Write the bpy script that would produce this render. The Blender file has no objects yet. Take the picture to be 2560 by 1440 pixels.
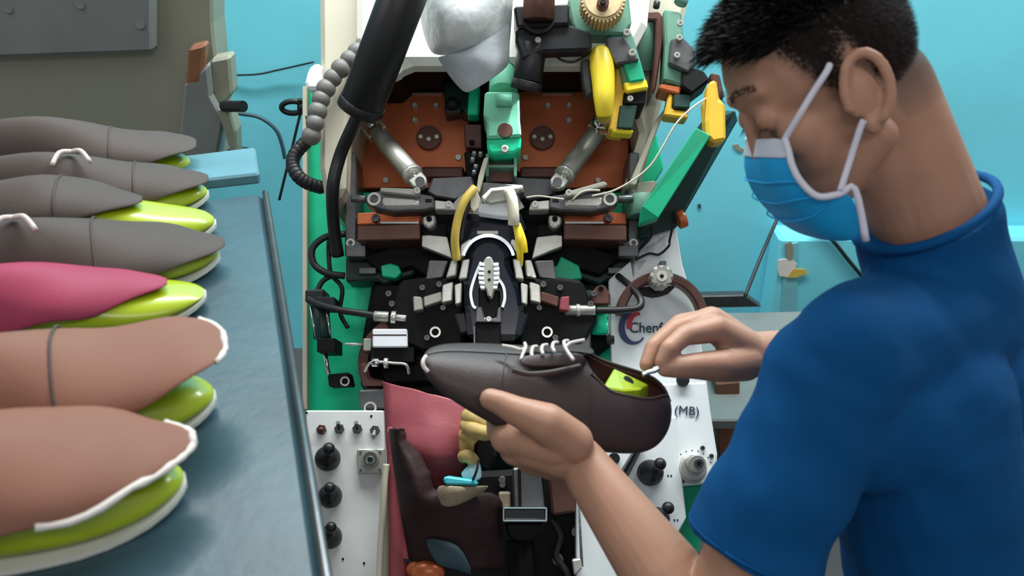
import bpy, bmesh, math, random
from mathutils import Vector as V, Matrix, noise as mnoise
random.seed(7)
S=bpy.context.scene; COL=S.collection
# ------------------------------------------------------------------ camera, light, exposure
FPX=2300.0; TH=math.radians(30); CAM=V((0,0,1.75))
CR=V((1,0,0)); CF=V((0,math.cos(TH),-math.sin(TH))); CU=V((0,math.sin(TH),math.cos(TH)))
cd=bpy.data.cameras.new('camera'); cam=bpy.data.objects.new('camera',cd); COL.objects.link(cam)
cam.location=CAM; cam.rotation_euler=(math.pi/2-TH,0,0)
cd.sensor_width=36; cd.lens=36*FPX/2560; cd.clip_start=.02
cd.dof.use_dof=True; cd.dof.focus_distance=1.55; cd.dof.aperture_fstop=6.5
S.camera=cam
wd=bpy.data.worlds.new('world'); S.world=wd; wd.use_nodes=True
bg=wd.node_tree.nodes['Background']; bg.inputs[0].default_value=(.93,.98,1,1); bg.inputs[1].default_value=.36
def area(name,loc,target,sx,sy,power,col=(1,1,1)):
    l=bpy.data.lights.new(name,'AREA'); l.shape='RECTANGLE'; l.size=sx; l.size_y=sy; l.energy=power; l.color=col
    o=bpy.data.objects.new(name,l); COL.objects.link(o); o.location=loc
    o.rotation_euler=(V(target)-V(loc)).to_track_quat('-Z','Y').to_euler(); return o
area('ceiling_tube_light',(.35,2.0,2.9),(.35,1.75,.7),2.6,.3,104,(.95,1,1))
area('ceiling_tube_light_front',(.3,-.9,3.0),(0,.9,.9),1.8,.3,13,(1,.98,.95))
area('left_tube_light',(-1.6,.9,2.7),(0,1.2,.8),1.2,.3,7,(.92,.98,1))
sp=bpy.data.lights.new('work_spot','SPOT'); sp.energy=32; sp.spot_size=math.radians(20); sp.spot_blend=.8; sp.shadow_soft_size=.03; sp.color=(.9,.95,1)
S.view_settings.view_transform='Standard'; S.view_settings.look='None'; S.view_settings.gamma=1; S.view_settings.exposure=.0
S.view_settings.use_curve_mapping=False
# ------------------------------------------------------------------ mapping helpers (real planes in the room)
def ray(x,y): return CF+CR*((x-1280)/FPX)-CU*((y-720)/FPX)
def D(x,y,d): return CAM+ray(x,y)*d
def onZ(x,y,z): r=ray(x,y); return CAM+r*((z-CAM.z)/r.z)
def onY(x,y,Y): r=ray(x,y); return CAM+r*((Y-CAM.y)/r.y)
def onP(x,y,p,n): r=ray(x,y); return CAM+r*((p-CAM).dot(n)/r.dot(n))
MO=D(1280,720,1.6); MA=math.radians(40)
MN=V((0,-math.cos(MA),math.sin(MA))); MV=V((0,math.sin(MA),math.cos(MA)))   # the machine's sloping front: outward normal and up-slope
def G(x,y,w=0): return onP(x,y,MO+MN*w,MN)
PXM=1.6/FPX
# ------------------------------------------------------------------ materials
def lin(c): 
    c=c/255; return c/12.92 if c<=.04045 else ((c+.055)/1.055)**2.4
def mat(name,rgb,rough=.5,metal=0,var=.12,scale=30,bump=.0,bscale=200,rgb2=None,thr=None,spec=.5,coat=0,emit=0,sss=0,bd=.002):
    m=bpy.data.materials.new(name); m.use_nodes=True; nt=m.node_tree; b=nt.nodes['Principled BSDF']
    c=[lin(v) for v in rgb]
    tc=nt.nodes.new('ShaderNodeTexCoord'); n=nt.nodes.new('ShaderNodeTexNoise'); n.inputs['Scale'].default_value=scale; n.inputs['Detail'].default_value=6
    nt.links.new(tc.outputs['Object'],n.inputs['Vector'])
    cr=nt.nodes.new('ShaderNodeValToRGB'); nt.links.new(n.outputs['Fac'],cr.inputs['Fac'])
    if rgb2 is None:
        cr.color_ramp.elements[0].color=[v*(1-var) for v in c]+[1]; cr.color_ramp.elements[1].color=[min(1,v*(1+var)) for v in c]+[1]
        cr.color_ramp.elements[0].position=.3; cr.color_ramp.elements[1].position=.7
    else:
        cr.color_ramp.elements[0].color=c+[1]; cr.color_ramp.elements[1].color=[lin(v) for v in rgb2]+[1]
        t=thr or .6; cr.color_ramp.elements[0].position=t; cr.color_ramp.elements[1].position=min(1,t+.07)
    nt.links.new(cr.outputs[0],b.inputs['Base Color'])
    b.inputs['Roughness'].default_value=rough; b.inputs['Metallic'].default_value=metal; b.inputs['Specular IOR Level'].default_value=spec
    b.inputs['Coat Weight'].default_value=coat
    if sss: b.inputs['Subsurface Weight'].default_value=sss; b.inputs['Subsurface Radius'].default_value=(.01,.004,.002)
    if emit: b.inputs['Emission Strength'].default_value=emit; b.inputs['Emission Color'].default_value=c+[1]
    if bump:
        n2=nt.nodes.new('ShaderNodeTexNoise'); n2.inputs['Scale'].default_value=bscale; n2.inputs['Detail'].default_value=4; nt.links.new(tc.outputs['Object'],n2.inputs['Vector'])
        bp=nt.nodes.new('ShaderNodeBump'); bp.inputs['Strength'].default_value=bump; bp.inputs['Distance'].default_value=bd
        nt.links.new(n2.outputs['Fac'],bp.inputs['Height']); nt.links.new(bp.outputs[0],b.inputs['Normal'])
    return m
M={}
M['wall']=mat('blue_wall_paint',(118,216,232),.75,0,.10,2.2,.15,30)
M['wallchip']=mat('blue_plaster',(120,190,200),.8,0,.12,5,.3,60)
M['green']=mat('machine_green_paint',(0,206,152),.42,0,.12,9,.1,40)
M['green_d']=mat('dark_and_shaded_green',(6,50,43),.45,0,.15,12)
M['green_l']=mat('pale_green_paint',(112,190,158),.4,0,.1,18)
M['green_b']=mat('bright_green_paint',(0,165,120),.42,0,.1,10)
M['green_g']=mat('worn_green_paint',(92,138,118),.5,0,.12,14)
M['cream']=mat('cream_enamel',(196,190,170),.4,0,.06,4,.05,40)
M['cream_w']=mat('bright_cream_enamel',(240,238,228),.3,0,.03,6)
M['brown']=mat('copper_brown_anodised',(196,104,64),.36,.3,.22,8,.05,60)
M['brown_d']=mat('dark_brown_steel',(92,60,52),.4,.4,.2,15)
M['steel']=mat('bare_steel',(205,203,196),.3,.6,.12,40,.05,200)
M['steel_d']=mat('grey_machined_steel',(104,104,106),.38,.8,.16,35,.08,150)
M['chrome']=mat('chrome',(215,215,215),.12,1,.03)
M['pewter']=mat('satin_aluminium',(168,168,158),.42,.6,.07,12)
M['black']=mat('black_metal',(8,8,10),.6,0,.3,40,.1,120,spec=.22)
M['blackp']=mat('black_plastic',(18,18,21),.45,0,.15,20)
M['rubber']=mat('black_rubber',(24,24,27),.48,0,.15,20)
M['hose']=mat('grey_segment_hose',(112,110,106),.5,0,.1,20)
M['navy']=mat('navy_polished_pad',(12,18,38),.18,0,.2,20,coat=.5)
M['white']=mat('white_trim_and_glare',(240,243,248),.35,0,.04,20)
M['paper']=mat('white_panel',(240,245,246),.4,0,.06,5,rgb2=None)
M['panel']=mat('brushed_panel',(232,234,232),.38,.1,.16,6,.03,80)
M['yellow']=mat('yellow_plastic',(238,212,50),.4,0,.08,12)
M['yellow_o']=mat('amber_plastic',(222,176,50),.45,0,.1,14)
M['yellow_h']=mat('yellow_tube',(214,184,84),.4,0,.14,30)
M['gear']=mat('tan_phenolic',(206,182,138),.6,0,.1,60)
M['bag']=mat('white_plastic_bag',(206,210,210),.36,0,.16,16,.45,9,bd=.03)
M['cloth']=mat('grey_white_cloth',(182,188,194),.8,0,.1,9,.5,18,bd=.01)
M['pink']=mat('pink_leather',(146,66,74),.6,0,.1,12,.15,180,rgb2=(232,214,208),thr=.71)
M['maroon']=mat('maroon_leather',(44,19,21),.65,0,.2,12,.2,160)
M['cyan']=mat('cyan_plastic',(60,190,204),.4,0,.08)
M['cyan_l']=mat('pale_cyan_foil',(166,214,220),.35,0,.08)
M['tan']=mat('tan_suede',(170,154,128),.8,0,.15,30,.3,120)
M['rubc']=mat('cream_rubber',(202,172,104),.55,0,.2,40)
M['bench']=mat('dark_teal_vinyl',(50,76,86),.42,0,.28,7,.25,60)
M['bench_l']=mat('teal_vinyl_lip',(88,132,144),.45,0,.15,8,.1,60)
M['grey']=mat('grey_worktop',(120,124,122),.55,0,.12,6)
M['khaki']=mat('khaki_paint',(140,140,124),.55,0,.1,5,.1,40,rgb2=(96,82,56),thr=.66)
M['lime']=mat('lime_shoe_last',(166,184,26),.32,0,.06,20,coat=.3)
M['insole']=mat('white_insole_board',(214,214,206),.7,0,.05)
M['lea_g']=mat('grey_brown_leather',(78,68,64),.65,0,.08,9,.12,300,spec=.25)
M['lea_t']=mat('tan_brown_leather',(134,92,76),.66,0,.08,8,.12,300,spec=.25)
M['lea_p']=mat('rose_leather',(156,58,86),.6,0,.1,8,.12,300,spec=.25)
M['lea_h']=mat('dark_taupe_leather',(64,51,50),.45,0,.12,10,.12,260,spec=.35)
M['lining']=mat('white_lining',(226,218,212),.8,0,.05)
M['inner']=mat('oxblood_lining',(64,24,22),.7,0,.15)
M['lace']=mat('off_white_lace',(206,196,190),.8,0,.05)
M['seam']=mat('stitched_seam',(70,58,54),.7)
M['floor']=mat('dark_concrete',(70,72,74),.7,0,.2,5,.2,40)
M['shirt']=mat('blue_cotton',(0,74,128),.85,0,.08,6,.2,500,spec=.2)
M['trouser']=mat('black_navy_cotton',(14,16,30),.85,0,.1,6)
M['mask']=mat('blue_surgical_fabric',(10,160,222),.65,0,.06,12,.1,300)
M['maskw']=mat('white_nonwoven',(214,212,226),.7,0,.04)
M['hair']=mat('black_hair',(18,15,16),.6,0,.3,60,spec=.2)
M['stub']=mat('cropped_hair',(44,36,34),.7,0,.2,60,spec=.2)
M['wire']=mat('cream_wire',(206,202,180),.5)
M['ink']=mat('slate_ink',(46,66,84),.6,0,0)
M['ink_r']=mat('red_ink',(206,58,78),.6,0,0)
M['ink_n']=mat('indigo_ink',(66,70,112),.6,0,0)
M['wood']=mat('brown_varnished_wood',(128,82,56),.5,0,.15,8)
# ------------------------------------------------------------------ object helpers
WL={}
def _link(name,me,parent,c,mats=None):
    o=bpy.data.objects.new(name,me); COL.objects.link(o)
    pw=WL.get(parent.name,V((0,0,0))) if parent else V((0,0,0))
    if parent: o.parent=parent
    o.location=c-pw; WL[o.name]=c.copy(); return o
def tag(o,label=None,cat=None,group=None,kind=None):
    if label:o['label']=label
    if cat:o['category']=cat
    if group:o['group']=group
    if kind:o['kind']=kind
    return o
def thing(name,loc,label,cat,group=None):
    o=bpy.data.objects.new(name,None); COL.objects.link(o); o.location=loc; o.empty_display_size=.05; WL[o.name]=V(loc); return tag(o,label,cat,group)
def mk(name,vs,fs,m,parent=None,smooth=False,bev=0,solid=0,sub=0,bseg=1):
    vs=[V(v) for v in vs]; c=V((0,0,0))
    for v in vs: c+=v
    c/=len(vs)
    me=bpy.data.meshes.new(name); me.from_pydata([v-c for v in vs],[],fs)
    b=bmesh.new(); b.from_mesh(me); bmesh.ops.recalc_face_normals(b,faces=b.faces); b.to_mesh(me); b.free()
    me.materials.append(M[m] if isinstance(m,str) else m)
    if smooth: me.polygons.foreach_set('use_smooth',[True]*len(me.polygons))
    o=_link(name,me,parent,c)
    if solid: q=o.modifiers.new('s','SOLIDIFY'); q.thickness=solid; q.offset=0
    if sub: q=o.modifiers.new('u','SUBSURF'); q.levels=sub; q.render_levels=sub
    if bev: q=o.modifiers.new('b','BEVEL'); q.width=bev; q.segments=bseg; q.limit_method='ANGLE'; q.angle_limit=.6
    return o
class MB:
    "collects shapes into ONE mesh"
    def __init__(s): s.v=[]; s.f=[]
    def add(s,vs,fs): n=len(s.v); s.v+=[V(v) for v in vs]; s.f+=[tuple(i+n for i in f) for f in fs]; return s
    def prism(s,pts,ex):
        n=len(pts); s.add(list(pts)+[p+ex for p in pts],[tuple(range(n)),tuple(range(2*n-1,n-1,-1))]+[(i,i+n,(i+1)%n+n,(i+1)%n) for i in range(n)]); return s
    def pl(s,px,w1,w0): return s.prism([G(x,y,w1) for x,y in px],MN*(w0-w1))
    def box(s,x0,y0,x1,y1,w1,w0): return s.pl([(x0,y0),(x1,y0),(x1,y1),(x0,y1)],w1,w0)
    def cyl(s,a,b,r,r2=None,seg=20):
        r2=r if r2 is None else r2; d=(b-a).normalized(); u=d.orthogonal().normalized(); w=d.cross(u)
        ra=[a+(u*math.cos(t)+w*math.sin(t))*r for t in [6.28318*i/seg for i in range(seg)]]
        rb=[b+(u*math.cos(t)+w*math.sin(t))*r2 for t in [6.28318*i/seg for i in range(seg)]]
        s.add(ra+rb,[tuple(range(seg))[::-1],tuple(range(seg,2*seg))]+[(i,(i+1)%seg,(i+1)%seg+seg,i+seg) for i in range(seg)]); return s
    def disc(s,x,y,rpx,w1,w0,seg=20,r2=None):
        k=(G(x,y,w1)-CAM).dot(CF)/FPX; return s.cyl(G(x,y,w1),G(x,y,w1)+MN*(w0-w1),rpx*k,(r2*k if r2 else None),seg)
    def ring(s,x,y,ro,ri,w1,w0,seg=28,a0=0,a1=360):
        c=G(x,y,w1); k=(c-CAM).dot(CF)/FPX; full=abs(a1-a0)>=360
        n=seg; A=[math.radians(a0+(a1-a0)*i/n) for i in range(n if full else n+1)]
        def P(r,t,dw): return c+V((1,0,0))*math.cos(t)*r*k+MV*math.sin(t)*r*k+MN*dw
        vs=[];
        for t in A: vs+=[P(ro,t,0),P(ri,t,0),P(ri,t,w0-w1),P(ro,t,w0-w1)]
        fs=[]; L=len(A)
        for i in range(L if full else L-1):
            j=(i+1)%L
            for q in range(4): fs.append((i*4+q,i*4+(q+1)%4,j*4+(q+1)%4,j*4+q))
        if not full: fs+=[(0,1,2,3),((L-1)*4+3,(L-1)*4+2,(L-1)*4+1,(L-1)*4)]
        s.add(vs,fs); return s
    def sph(s,c,r,seg=14,rings=9,ax=None):
        c=V(c); r=V(r) if hasattr(r,'__len__') else V((r,r,r)); R=ax or Matrix.Identity(3)
        vs=[c+R@V((0,0,r.z))]
        for i in range(1,rings):
            a=math.pi*i/rings
            for j in range(seg):
                t=6.28318*j/seg; vs.append(c+R@V((r.x*math.sin(a)*math.cos(t),r.y*math.sin(a)*math.sin(t),r.z*math.cos(a))))
        vs.append(c+R@V((0,0,-r.z))); fs=[(0,1+j,1+(j+1)%seg) for j in range(seg)]
        for i in range(rings-2):
            for j in range(seg): a=1+i*seg+j; b=1+i*seg+(j+1)%seg; fs.append((a,a+seg,b+seg,b))
        n=len(vs)-1; o=1+(rings-2)*seg; fs+=[(n,o+(j+1)%seg,o+j) for j in range(seg)]
        s.add(vs,fs); return s
    def tube(s,pts,r,seg=10,rs=None):
        n=len(pts); up=None; rings=[]
        for i,p in enumerate(pts):
            d=(pts[min(i+1,n-1)]-pts[max(i-1,0)]).normalized()
            if up is None: up=d.orthogonal().normalized()
            up=(up-d*up.dot(d)).normalized(); w=d.cross(up); rr=rs[i] if rs else r
            rings.append([p+(up*math.cos(t)+w*math.sin(t))*rr for t in [6.28318*k/seg for k in range(seg)]])
        vs=[v for q in rings for v in q]; fs=[tuple(range(seg))[::-1],tuple(range((n-1)*seg,n*seg))]
        for i in range(n-1):
            for k in range(seg): a=i*seg+k;b=i*seg+(k+1)%seg; fs.append((a,b,b+seg,a+seg))
        s.add(vs,fs); return s
    def out(s,name,m,parent=None,smooth=False,bev=0,**k): return mk(name,s.v,s.f,m,parent,smooth,bev,**k)
def spl(pts,n=6):
    P=[V(p) for p in pts]; o=[]
    for i in range(len(P)-1):
        a=P[max(i-1,0)];b=P[i];c=P[i+1];d=P[min(i+2,len(P)-1)]
        for k in range(n):
            t=k/n; o.append(.5*((2*b)+(c-a)*t+(2*a-5*b+4*c-d)*t*t+(3*b-a-3*c+d)*t**3))
    o.append(P[-1]); return o
def plate(name,px,w1,w0,m,parent,bev=.0012): return MB().pl(px,w1,w0).out(name,m,parent,bev=bev)
def boxp(name,x0,y0,x1,y1,w1,w0,m,parent,bev=.0012): return plate(name,[(x0,y0),(x1,y0),(x1,y1),(x0,y1)],w1,w0,m,parent,bev)
def hose(name,px,r,m,parent,n=6,rs=None):
    "px: (x,y,w) points, r in pixels at the machine's distance"
    pts=spl([G(*p) for p in px],n); return MB().tube(pts,r*PXM).out(name,m,parent,smooth=True)
def cylp(name,a,b,r,m,parent,r2=None,seg=24):
    o=MB().cyl(a,b,r,r2,seg).out(name,m,parent,smooth=False,bev=.0008); 
    for p in o.data.polygons: p.use_smooth=len(p.vertices)==4
    return o
def sm4(o):
    for p in o.data.polygons: p.use_smooth=len(p.vertices)==4
    return o
def discp(name,x,y,r,w1,w0,m,parent,r2=None): 
    o=MB().disc(x,y,r,w1,w0,24,r2).out(name,m,parent,bev=.0006)
    return sm4(o)
def mx(x): return 2460-x

def interp(tab,s):
    for (a,b),(c,d) in zip(tab,tab[1:]):
        if s<=c: return b+(d-b)*(s-a)/(c-a)
    return tab[-1][1]
# ------------------------------------------------------------------ setting
def struct(o): o['kind']='structure'; return o
WY=2.62
struct(MB().prism([V((-3,WY,-.1)),V((3,WY,-.1)),V((3,WY,3.4)),V((-3,WY,3.4))],V((0,.12,0))).out('wall_back','wall'))
struct(MB().prism([V((-3,-2,0)),V((3,-2,0)),V((3,WY,0)),V((-3,WY,0))],V((0,0,-.1))).out('floor','floor'))
# boxed-in blue plinth against the wall, right
PY=2.52
a,b,c,d=onY(1950,596,PY),onY(2560,640,PY),onY(2560,1000,PY),onY(1950,1000,PY)
zt=a.z; x0=a.x
q=struct(MB().prism([V((x0,PY,0)),V((3,PY,0)),V((3,PY,zt)),V((x0,PY,zt))],V((0,WY-PY,0))).out('wall_plinth','wall',bev=.01))
q=MB().prism([onY(1962,610,PY-.004),onY(1996,606,PY-.004),onY(1990,870,PY-.004),onY(1948,872,PY-.004)],V((0,.006,0))).out('trim_corner','wallchip',bev=.002); struct(q); q.name='trim_1'
# plaster loss patch and wall marks (chipped paint is relief on the plinth)
def blob(px,Y,t=.003):
    return MB().prism([onY(x,y,Y) for x,y in px],V((0,t,0)))
pl_=thing('peeled_paint_patch',onY(1960,650,PY-.006),'white bare plaster patch with yellow glue on the blue plinth','patch')
blob([(1946,650),(1976,646),(1992,660),(1988,672),(2006,684),(1980,694),(1948,690),(1944,672)],PY-.006).out('plaster','lining',pl_)
blob([(1962,610),(1978,604),(1984,620),(1980,650),(1968,648)],PY-.007).out('mould_stain','khaki',pl_)
blob([(1984,672),(2012,674),(2022,683),(1990,694),(1966,694)],PY-.0075).out('glue','yellow_h',pl_)
tag(blob([(1832,362),(1846,360),(1850,368),(1862,374),(1850,380),(1838,372)],WY-.004).out('wall_chip','khaki'),'small olive chip on the blue wall left of the face mask','chip')
tag(blob([(1744,512),(1752,510),(1753,520),(1746,522)],WY-.004).out('wall_chip','bench'),'tiny dark mark on the blue wall right of the green beam','chip')
# cables on the wall
def cable(name,pts,r,m,label,cat='cable',n=8,group=None):
    return tag(MB().tube(spl(pts,n),r,8).out(name,m,smooth=True),label,cat,group)
cable('wall_cable',[onY(1975,470,2.5),onY(1942,550,2.45),onY(1905,635,2.35),onY(1862,742,2.25)],.0055,'rubber','thick black cable running down the blue wall below the mask')
cable('wall_cable',[onY(2040,560,PY-.01),onY(2085,605,PY-.01),onY(2125,655,PY-.01),onY(2180,720,PY-.01)],.006,'rubber','black cable crossing the blue plinth beside the collar')
cable('wall_cable',[onY(560,188,WY-.01),onY(640,186,WY-.02),onY(700,174,WY-.02),onY(785,155,WY-.03)],.0028,'rubber','thin cable strung across the left blue wall near the top')
cable('wall_pipe',[onY(560,275,2.5),onY(600,284,2.5),onY(650,294,2.5),onY(690,325,2.5),onY(706,365,2.5),onY(712,396,2.5)],.006,'bench','curved dark pipe arching down the left blue wall')
# grey workbench behind on the right
wb=thing('rear_workbench',onY(1860,900,2.05),'grey topped workbench behind the worker\'s hand','bench')
zt2=.34
def ztop(x,y,z): return onZ(x,y,z)
tp=[ztop(1700,752,zt2),ztop(1890,745,zt2),ztop(1990,792,zt2),ztop(2200,780,zt2),ztop(2200,1080,zt2),ztop(1690,1080,zt2)]
tp=[ztop(1660,782,zt2),ztop(1890,780,zt2),ztop(2300,770,zt2),ztop(2300,1050,zt2),ztop(1660,1050,zt2)]
MB().prism(tp,V((0,0,-.03))).out('worktop','grey',wb,bev=.004)
e1=ztop(1700,752,zt2+.0);
rail=MB().prism([onY(1690,742,2.42),onY(1862,738,2.42),onY(1905,768,2.42),onY(1690,772,2.42)],V((0,.03,0))); rail.out('back_rail','steel_d',wb,bev=.003)
MB().cyl(tp[4]+V((.1,.05,-.03)),V((tp[4].x+.1,tp[4].y+.05,0)),.02).out('leg','steel_d',wb); MB().cyl(tp[3]+V((-.1,.05,-.03)),V((tp[3].x-.1,tp[3].y+.05,0)),.02).out('leg','steel_d',wb)
MB().prism([onY(1790,960,1.9),onY(1850,955,1.9),onY(1850,1200,1.9),onY(1800,1200,1.9)],V((0,.1,0))).out('side_board','wood',wb,bev=.003)
# khaki machine beyond the table, upper left
km=thing('khaki_cabinet',onY(300,300,1.95),'rusty khaki machine cabinet beyond the left table','cabinet')
def kY(px,Y,t,name,m,bev=.006): return MB().prism([onY(x,y,Y) for x,y in px],V((0,t,0))).out(name,m,km,bev=bev)
kY([(-300,-300),(528,-300),(532,60),(540,140),(552,300),(548,412),(-300,412)],2.0,.10,'cabinet_body','khaki')
kY([(523,150),(574,140),(582,236),(560,262),(540,262),(526,220)],1.95,.05,'column_plate','khaki')
kY([(460,210),(520,160),(528,240),(560,300),(540,410),(440,420)],1.93,.06,'side_panel','grey')
kY([(540,270),(574,275),(590,330),(592,405),(582,402),(566,350)],1.9,.05,'strut','khaki')
kY([(-200,-200),(380,-200),(380,130),(-200,150)],1.96,.04,'access_panel','grey')
kY([(470,120),(512,110),(505,210),(462,215)],1.93,.04,'rusty_bracket','wood')
MB().cyl(onY(560,266,1.9),onY(608,266,1.86),.012).out('stub_pipe','blackp',km)
MB().tube(spl([onY(570,376,1.92),onY(605,368,1.95),onY(630,374,1.95),onY(634,384,1.95),onY(610,389,1.95),onY(572,384,1.92)],6),.0024,8).out('wire_loop','bench',km,smooth=True)
for x,y in [(20,20),(200,10),(350,60),(350,-40)]: MB().cyl(onY(x,y,1.955),onY(x,y,1.965),.01).out('bolt','steel_d',km)
# ------------------------------------------------------------------ lasting machine
LM=thing('toe_lasting_machine',V((0,MO.y,0)),'green and cream shoe toe lasting machine in the centre','machine')
def bolt(x,y,w,p=LM,r=8,m='steel'):
    key=('bolt',m)
    if key not in WL:
        b_=MB(); b_.cyl(MN*0,MN*.004,.0055,seg=16).ring
        b_=MB()
        u=V((1,0,0)); A=[6.28318*i/12 for i in range(12)]
        def rr(r,h): return [ (u*math.cos(t)+MV*math.sin(t))*r+MN*h for t in A]
        vs=rr(1,-.2)+rr(1,.75)+rr(.85,.95)+rr(.5,.95)+rr(.5,.35)
        fs=[(k*12+i,k*12+(i+1)%12,(k+1)*12+(i+1)%12,(k+1)*12+i) for k in range(4) for i in range(12)]+[tuple(range(48,60))]
        me=bpy.data.meshes.new('bolt'); me.from_pydata(vs,[],fs); me.materials.append(M[m])
        WL[key]=me
    c=G(x,y,w); o=bpy.data.objects.new('bolt',WL[key]); COL.objects.link(o); o.parent=p; o.location=c-WL[p.name]
    s=r*(c-CAM).dot(CF)/FPX; o.scale=(s,s,s); WL[o.name]=c; return o
# green body behind everything
hk=MB().tube([onY(732+28*math.cos(t),268+15*math.sin(t),1.98) for t in [i*.3307 for i in range(20)]],.0065,10).out('ring_hook','blackp',LM,smooth=True)
MB().cyl(onY(752,248,1.98),onY(752,284,1.98),.008).out('hook_clamp','blackp',hk); MB().cyl(onY(752,266,1.98),G(800,262,-.10),.005).out('hook_stem','blackp',hk)
MB().tube(spl([onY(752,280,1.98),onY(742,320,1.97),onY(728,380,1.96),onY(715,430,1.95),onY(698,500,1.94)],5),.0032,8).out('hook_cord','rubber',hk,smooth=True)
plate('body_panel',[(762,215),(900,215),(900,480),(1600,480),(1640,1060),(758,1060)],-.16,-.42,'green',LM,.004)
MB().prism([V((G(775,900,-.17).x,MO.y+.05,.02)),V((G(1640,900,-.17).x,MO.y+.05,.02)),V((G(1640,900,-.17).x,MO.y+.55,.02)),V((G(775,900,-.17).x,MO.y+.55,.02))],V((0,0,.62))).out('pedestal','green_d',LM,bev=.01)
boxp('body_edge',756,215,768,1024,-.14,-.2,'cream',LM)
# cream hood: left leg, right leg, top
plate('hood_side',[(797,-120),(905,-120),(925,0),(900,120),(880,260),(868,330),(862,480),(815,520),(798,420),(800,200)],.0,-.30,'cream',LM,.01)
plate('hood_side',[(1500,-120),(1760,-120),(1722,0),(1668,210),(1600,470),(1560,470),(1600,330),(1545,120)],-.06,-.30,'cream',LM,.01)
plate('hood_top',[(890,-160),(1640,-160),(1620,60),(1560,170),(1486,158),(1016,158),(985,190),(890,190)],.03,-.02,'cream_w',LM,.012)  # same cream as the legs, with the glare put into a brighter colour
plate('hood_shade_panel',[(900,-150),(1630,-150),(1615,60),(1556,164),(1486,152),(1016,152),(985,184),(895,184)],-.022,-.30,'black',LM,.004)  # black panel standing in for the shade under the hood
plate('hood_cavity',[(820,120),(1640,120),(1640,560),(820,560)],-.262,-.30,'black',LM,0)
# brown mounting plates with flanges and bolts
for s in (0,1):
    f=(lambda x:x) if s==0 else mx
    pp=plate('mounting_plate',[(f(x),y) for x,y in [(888,330),(906,228),(1172,228),(1172,424),(1152,440),(1152,470),(888,470)]],-.17,-.20,'brown',LM,.002)
    fl=discp('bearing_flange',f(1072)+(0 if s==0 else -32),343,31,-.158,-.17,'brown_d',LM)
    for k in range(3): bolt(f(1072)+(0 if s==0 else -32)+(k-1)*20,343+(6 if k==1 else 0),-.156,fl,6)
    for x,y in [(1038,265),(1090,265),(1038,302),(1146,395),(965,452),(985,240)]: bolt(f(x),y,-.168,pp,8)
    boxp('dark_guard',min(f(1052),f(1160)),416,max(f(1052),f(1160)),446,-.14,-.17,'brown_d',LM,.004)
    boxp('cavity_bar',min(f(1030),f(1105)),232,max(f(1030),f(1105)),236,-.165,-.17,'steel',LM,0)
    # side frame column
    plate('side_frame',[(f(x),y) for x,y in [(862,380),(888,380),(892,600),(915,612),(915,642),(862,642)]],-.05,-.14,'steel_d',LM,.003)
    boxp('frame_foot',min(f(864),f(914)),613,max(f(864),f(914)),641,-.035,-.06,'steel_d',LM)
    for k in (0,):
        r_=MB().ring(f(876),607,11,6,-.044,-.06).out('socket_ring','steel',LM)
    plate('side_casting',[(f(x),y) for x,y in [(864,640),(1050,600),(1060,660),(1030,690),(960,712),(940,700),(864,706)]],-.09,-.15,'green_d',LM,.004)
    plate('lower_casting',[(f(x),y) for x,y in [(900,640),(1060,590),(1150,650),(1110,700),(1060,690),(1030,668),(960,690)]],-.07,-.14,'black',LM,.004)
    boxp('sensor_block',min(f(897),f(940)),668,max(f(897),f(940)),684,-.07,-.1,'steel_d',LM)
    # brown carriage
    plate('carriage_block',[(f(x),y) for x,y in [(893,564),(1050,558),(1050,598),(893,602)]],-.0,-.10,'brown_d',LM,.002)
    plate('carriage_top',[(f(x),y) for x,y in [(893,532),(1050,526),(1050,556),(893,562)]],-.035,-.10,'brown',LM,.002)
    bolt(f(940),547,-.034,LM,11,'steel_d')
    boxp('carriage_lip',min(f(950),f(1048)),553,max(f(950),f(1048)),559,.003,-.02,'steel',LM)
    # oval link with slot
    mb=MB(); pts=[(f(x),y) for x,y in [(913,494),(925,482),(950,476),(1060,486),(1084,490),(1086,520),(1060,526),(980,530),(935,520),(914,508)]]
    mb.pl(pts,.02,-.02).out('link_arm','steel_d',LM,bev=.003)
    mb=MB().pl([(f(x),y) for x,y in [(950,498),(960,488),(1040,494),(1052,508),(1044,518),(962,520),(952,512)]],.024,.0).out('link_shaft','steel',LM,bev=.006)
    MB().ring(f(935),497,17,11,.026,.01).out('bearing_ring','steel',LM)
    boxp('link_slot',min(f(1062),f(1080)),496,max(f(1062),f(1080)),507,.0205,.01,'black',LM)
    cylp('spindle',G(f(878),496,.0),G(f(915),498,.0),.007,'steel_d',LM)
    # inner clamp arm and wedge guide
    plate('inner_arm',[(f(x),y) for x,y in [(1086,500),(1132,505),(1138,525),(1086,524)]],.015,-.02,'steel',LM,.002)
    bolt(f(1122),512,.016,LM,9)
    plate('ear_block',[(f(x),y) for x,y in [(1056,540),(1088,536),(1088,560),(1072,572),(1056,560)]],.0,-.04,'steel',LM,.003)
    bolt(f(1073),548,.0,LM,7,'black')
    plate('top_guide',[(f(x),y) for x,y in [(1080,445),(1180,440),(1190,470),(1140,500),(1088,492),(1068,480)]],-.04,-.12,'steel_d',LM,.003)
    plate('wiper_plate',[(f(x),y) for x,y in [(1054,588),(1072,587),(1118,592),(1130,646),(1100,634),(1054,616)]],-.01,-.03,'steel',LM,.0015)
    plate('wiper_side',[(f(x),y) for x,y in [(1052,560),(1115,560),(1118,592),(1054,590)]],-.03,-.09,'black',LM,.002)
boxp('throat_backing',1040,480,1420,700,-.115,-.15,'black',LM)
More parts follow.
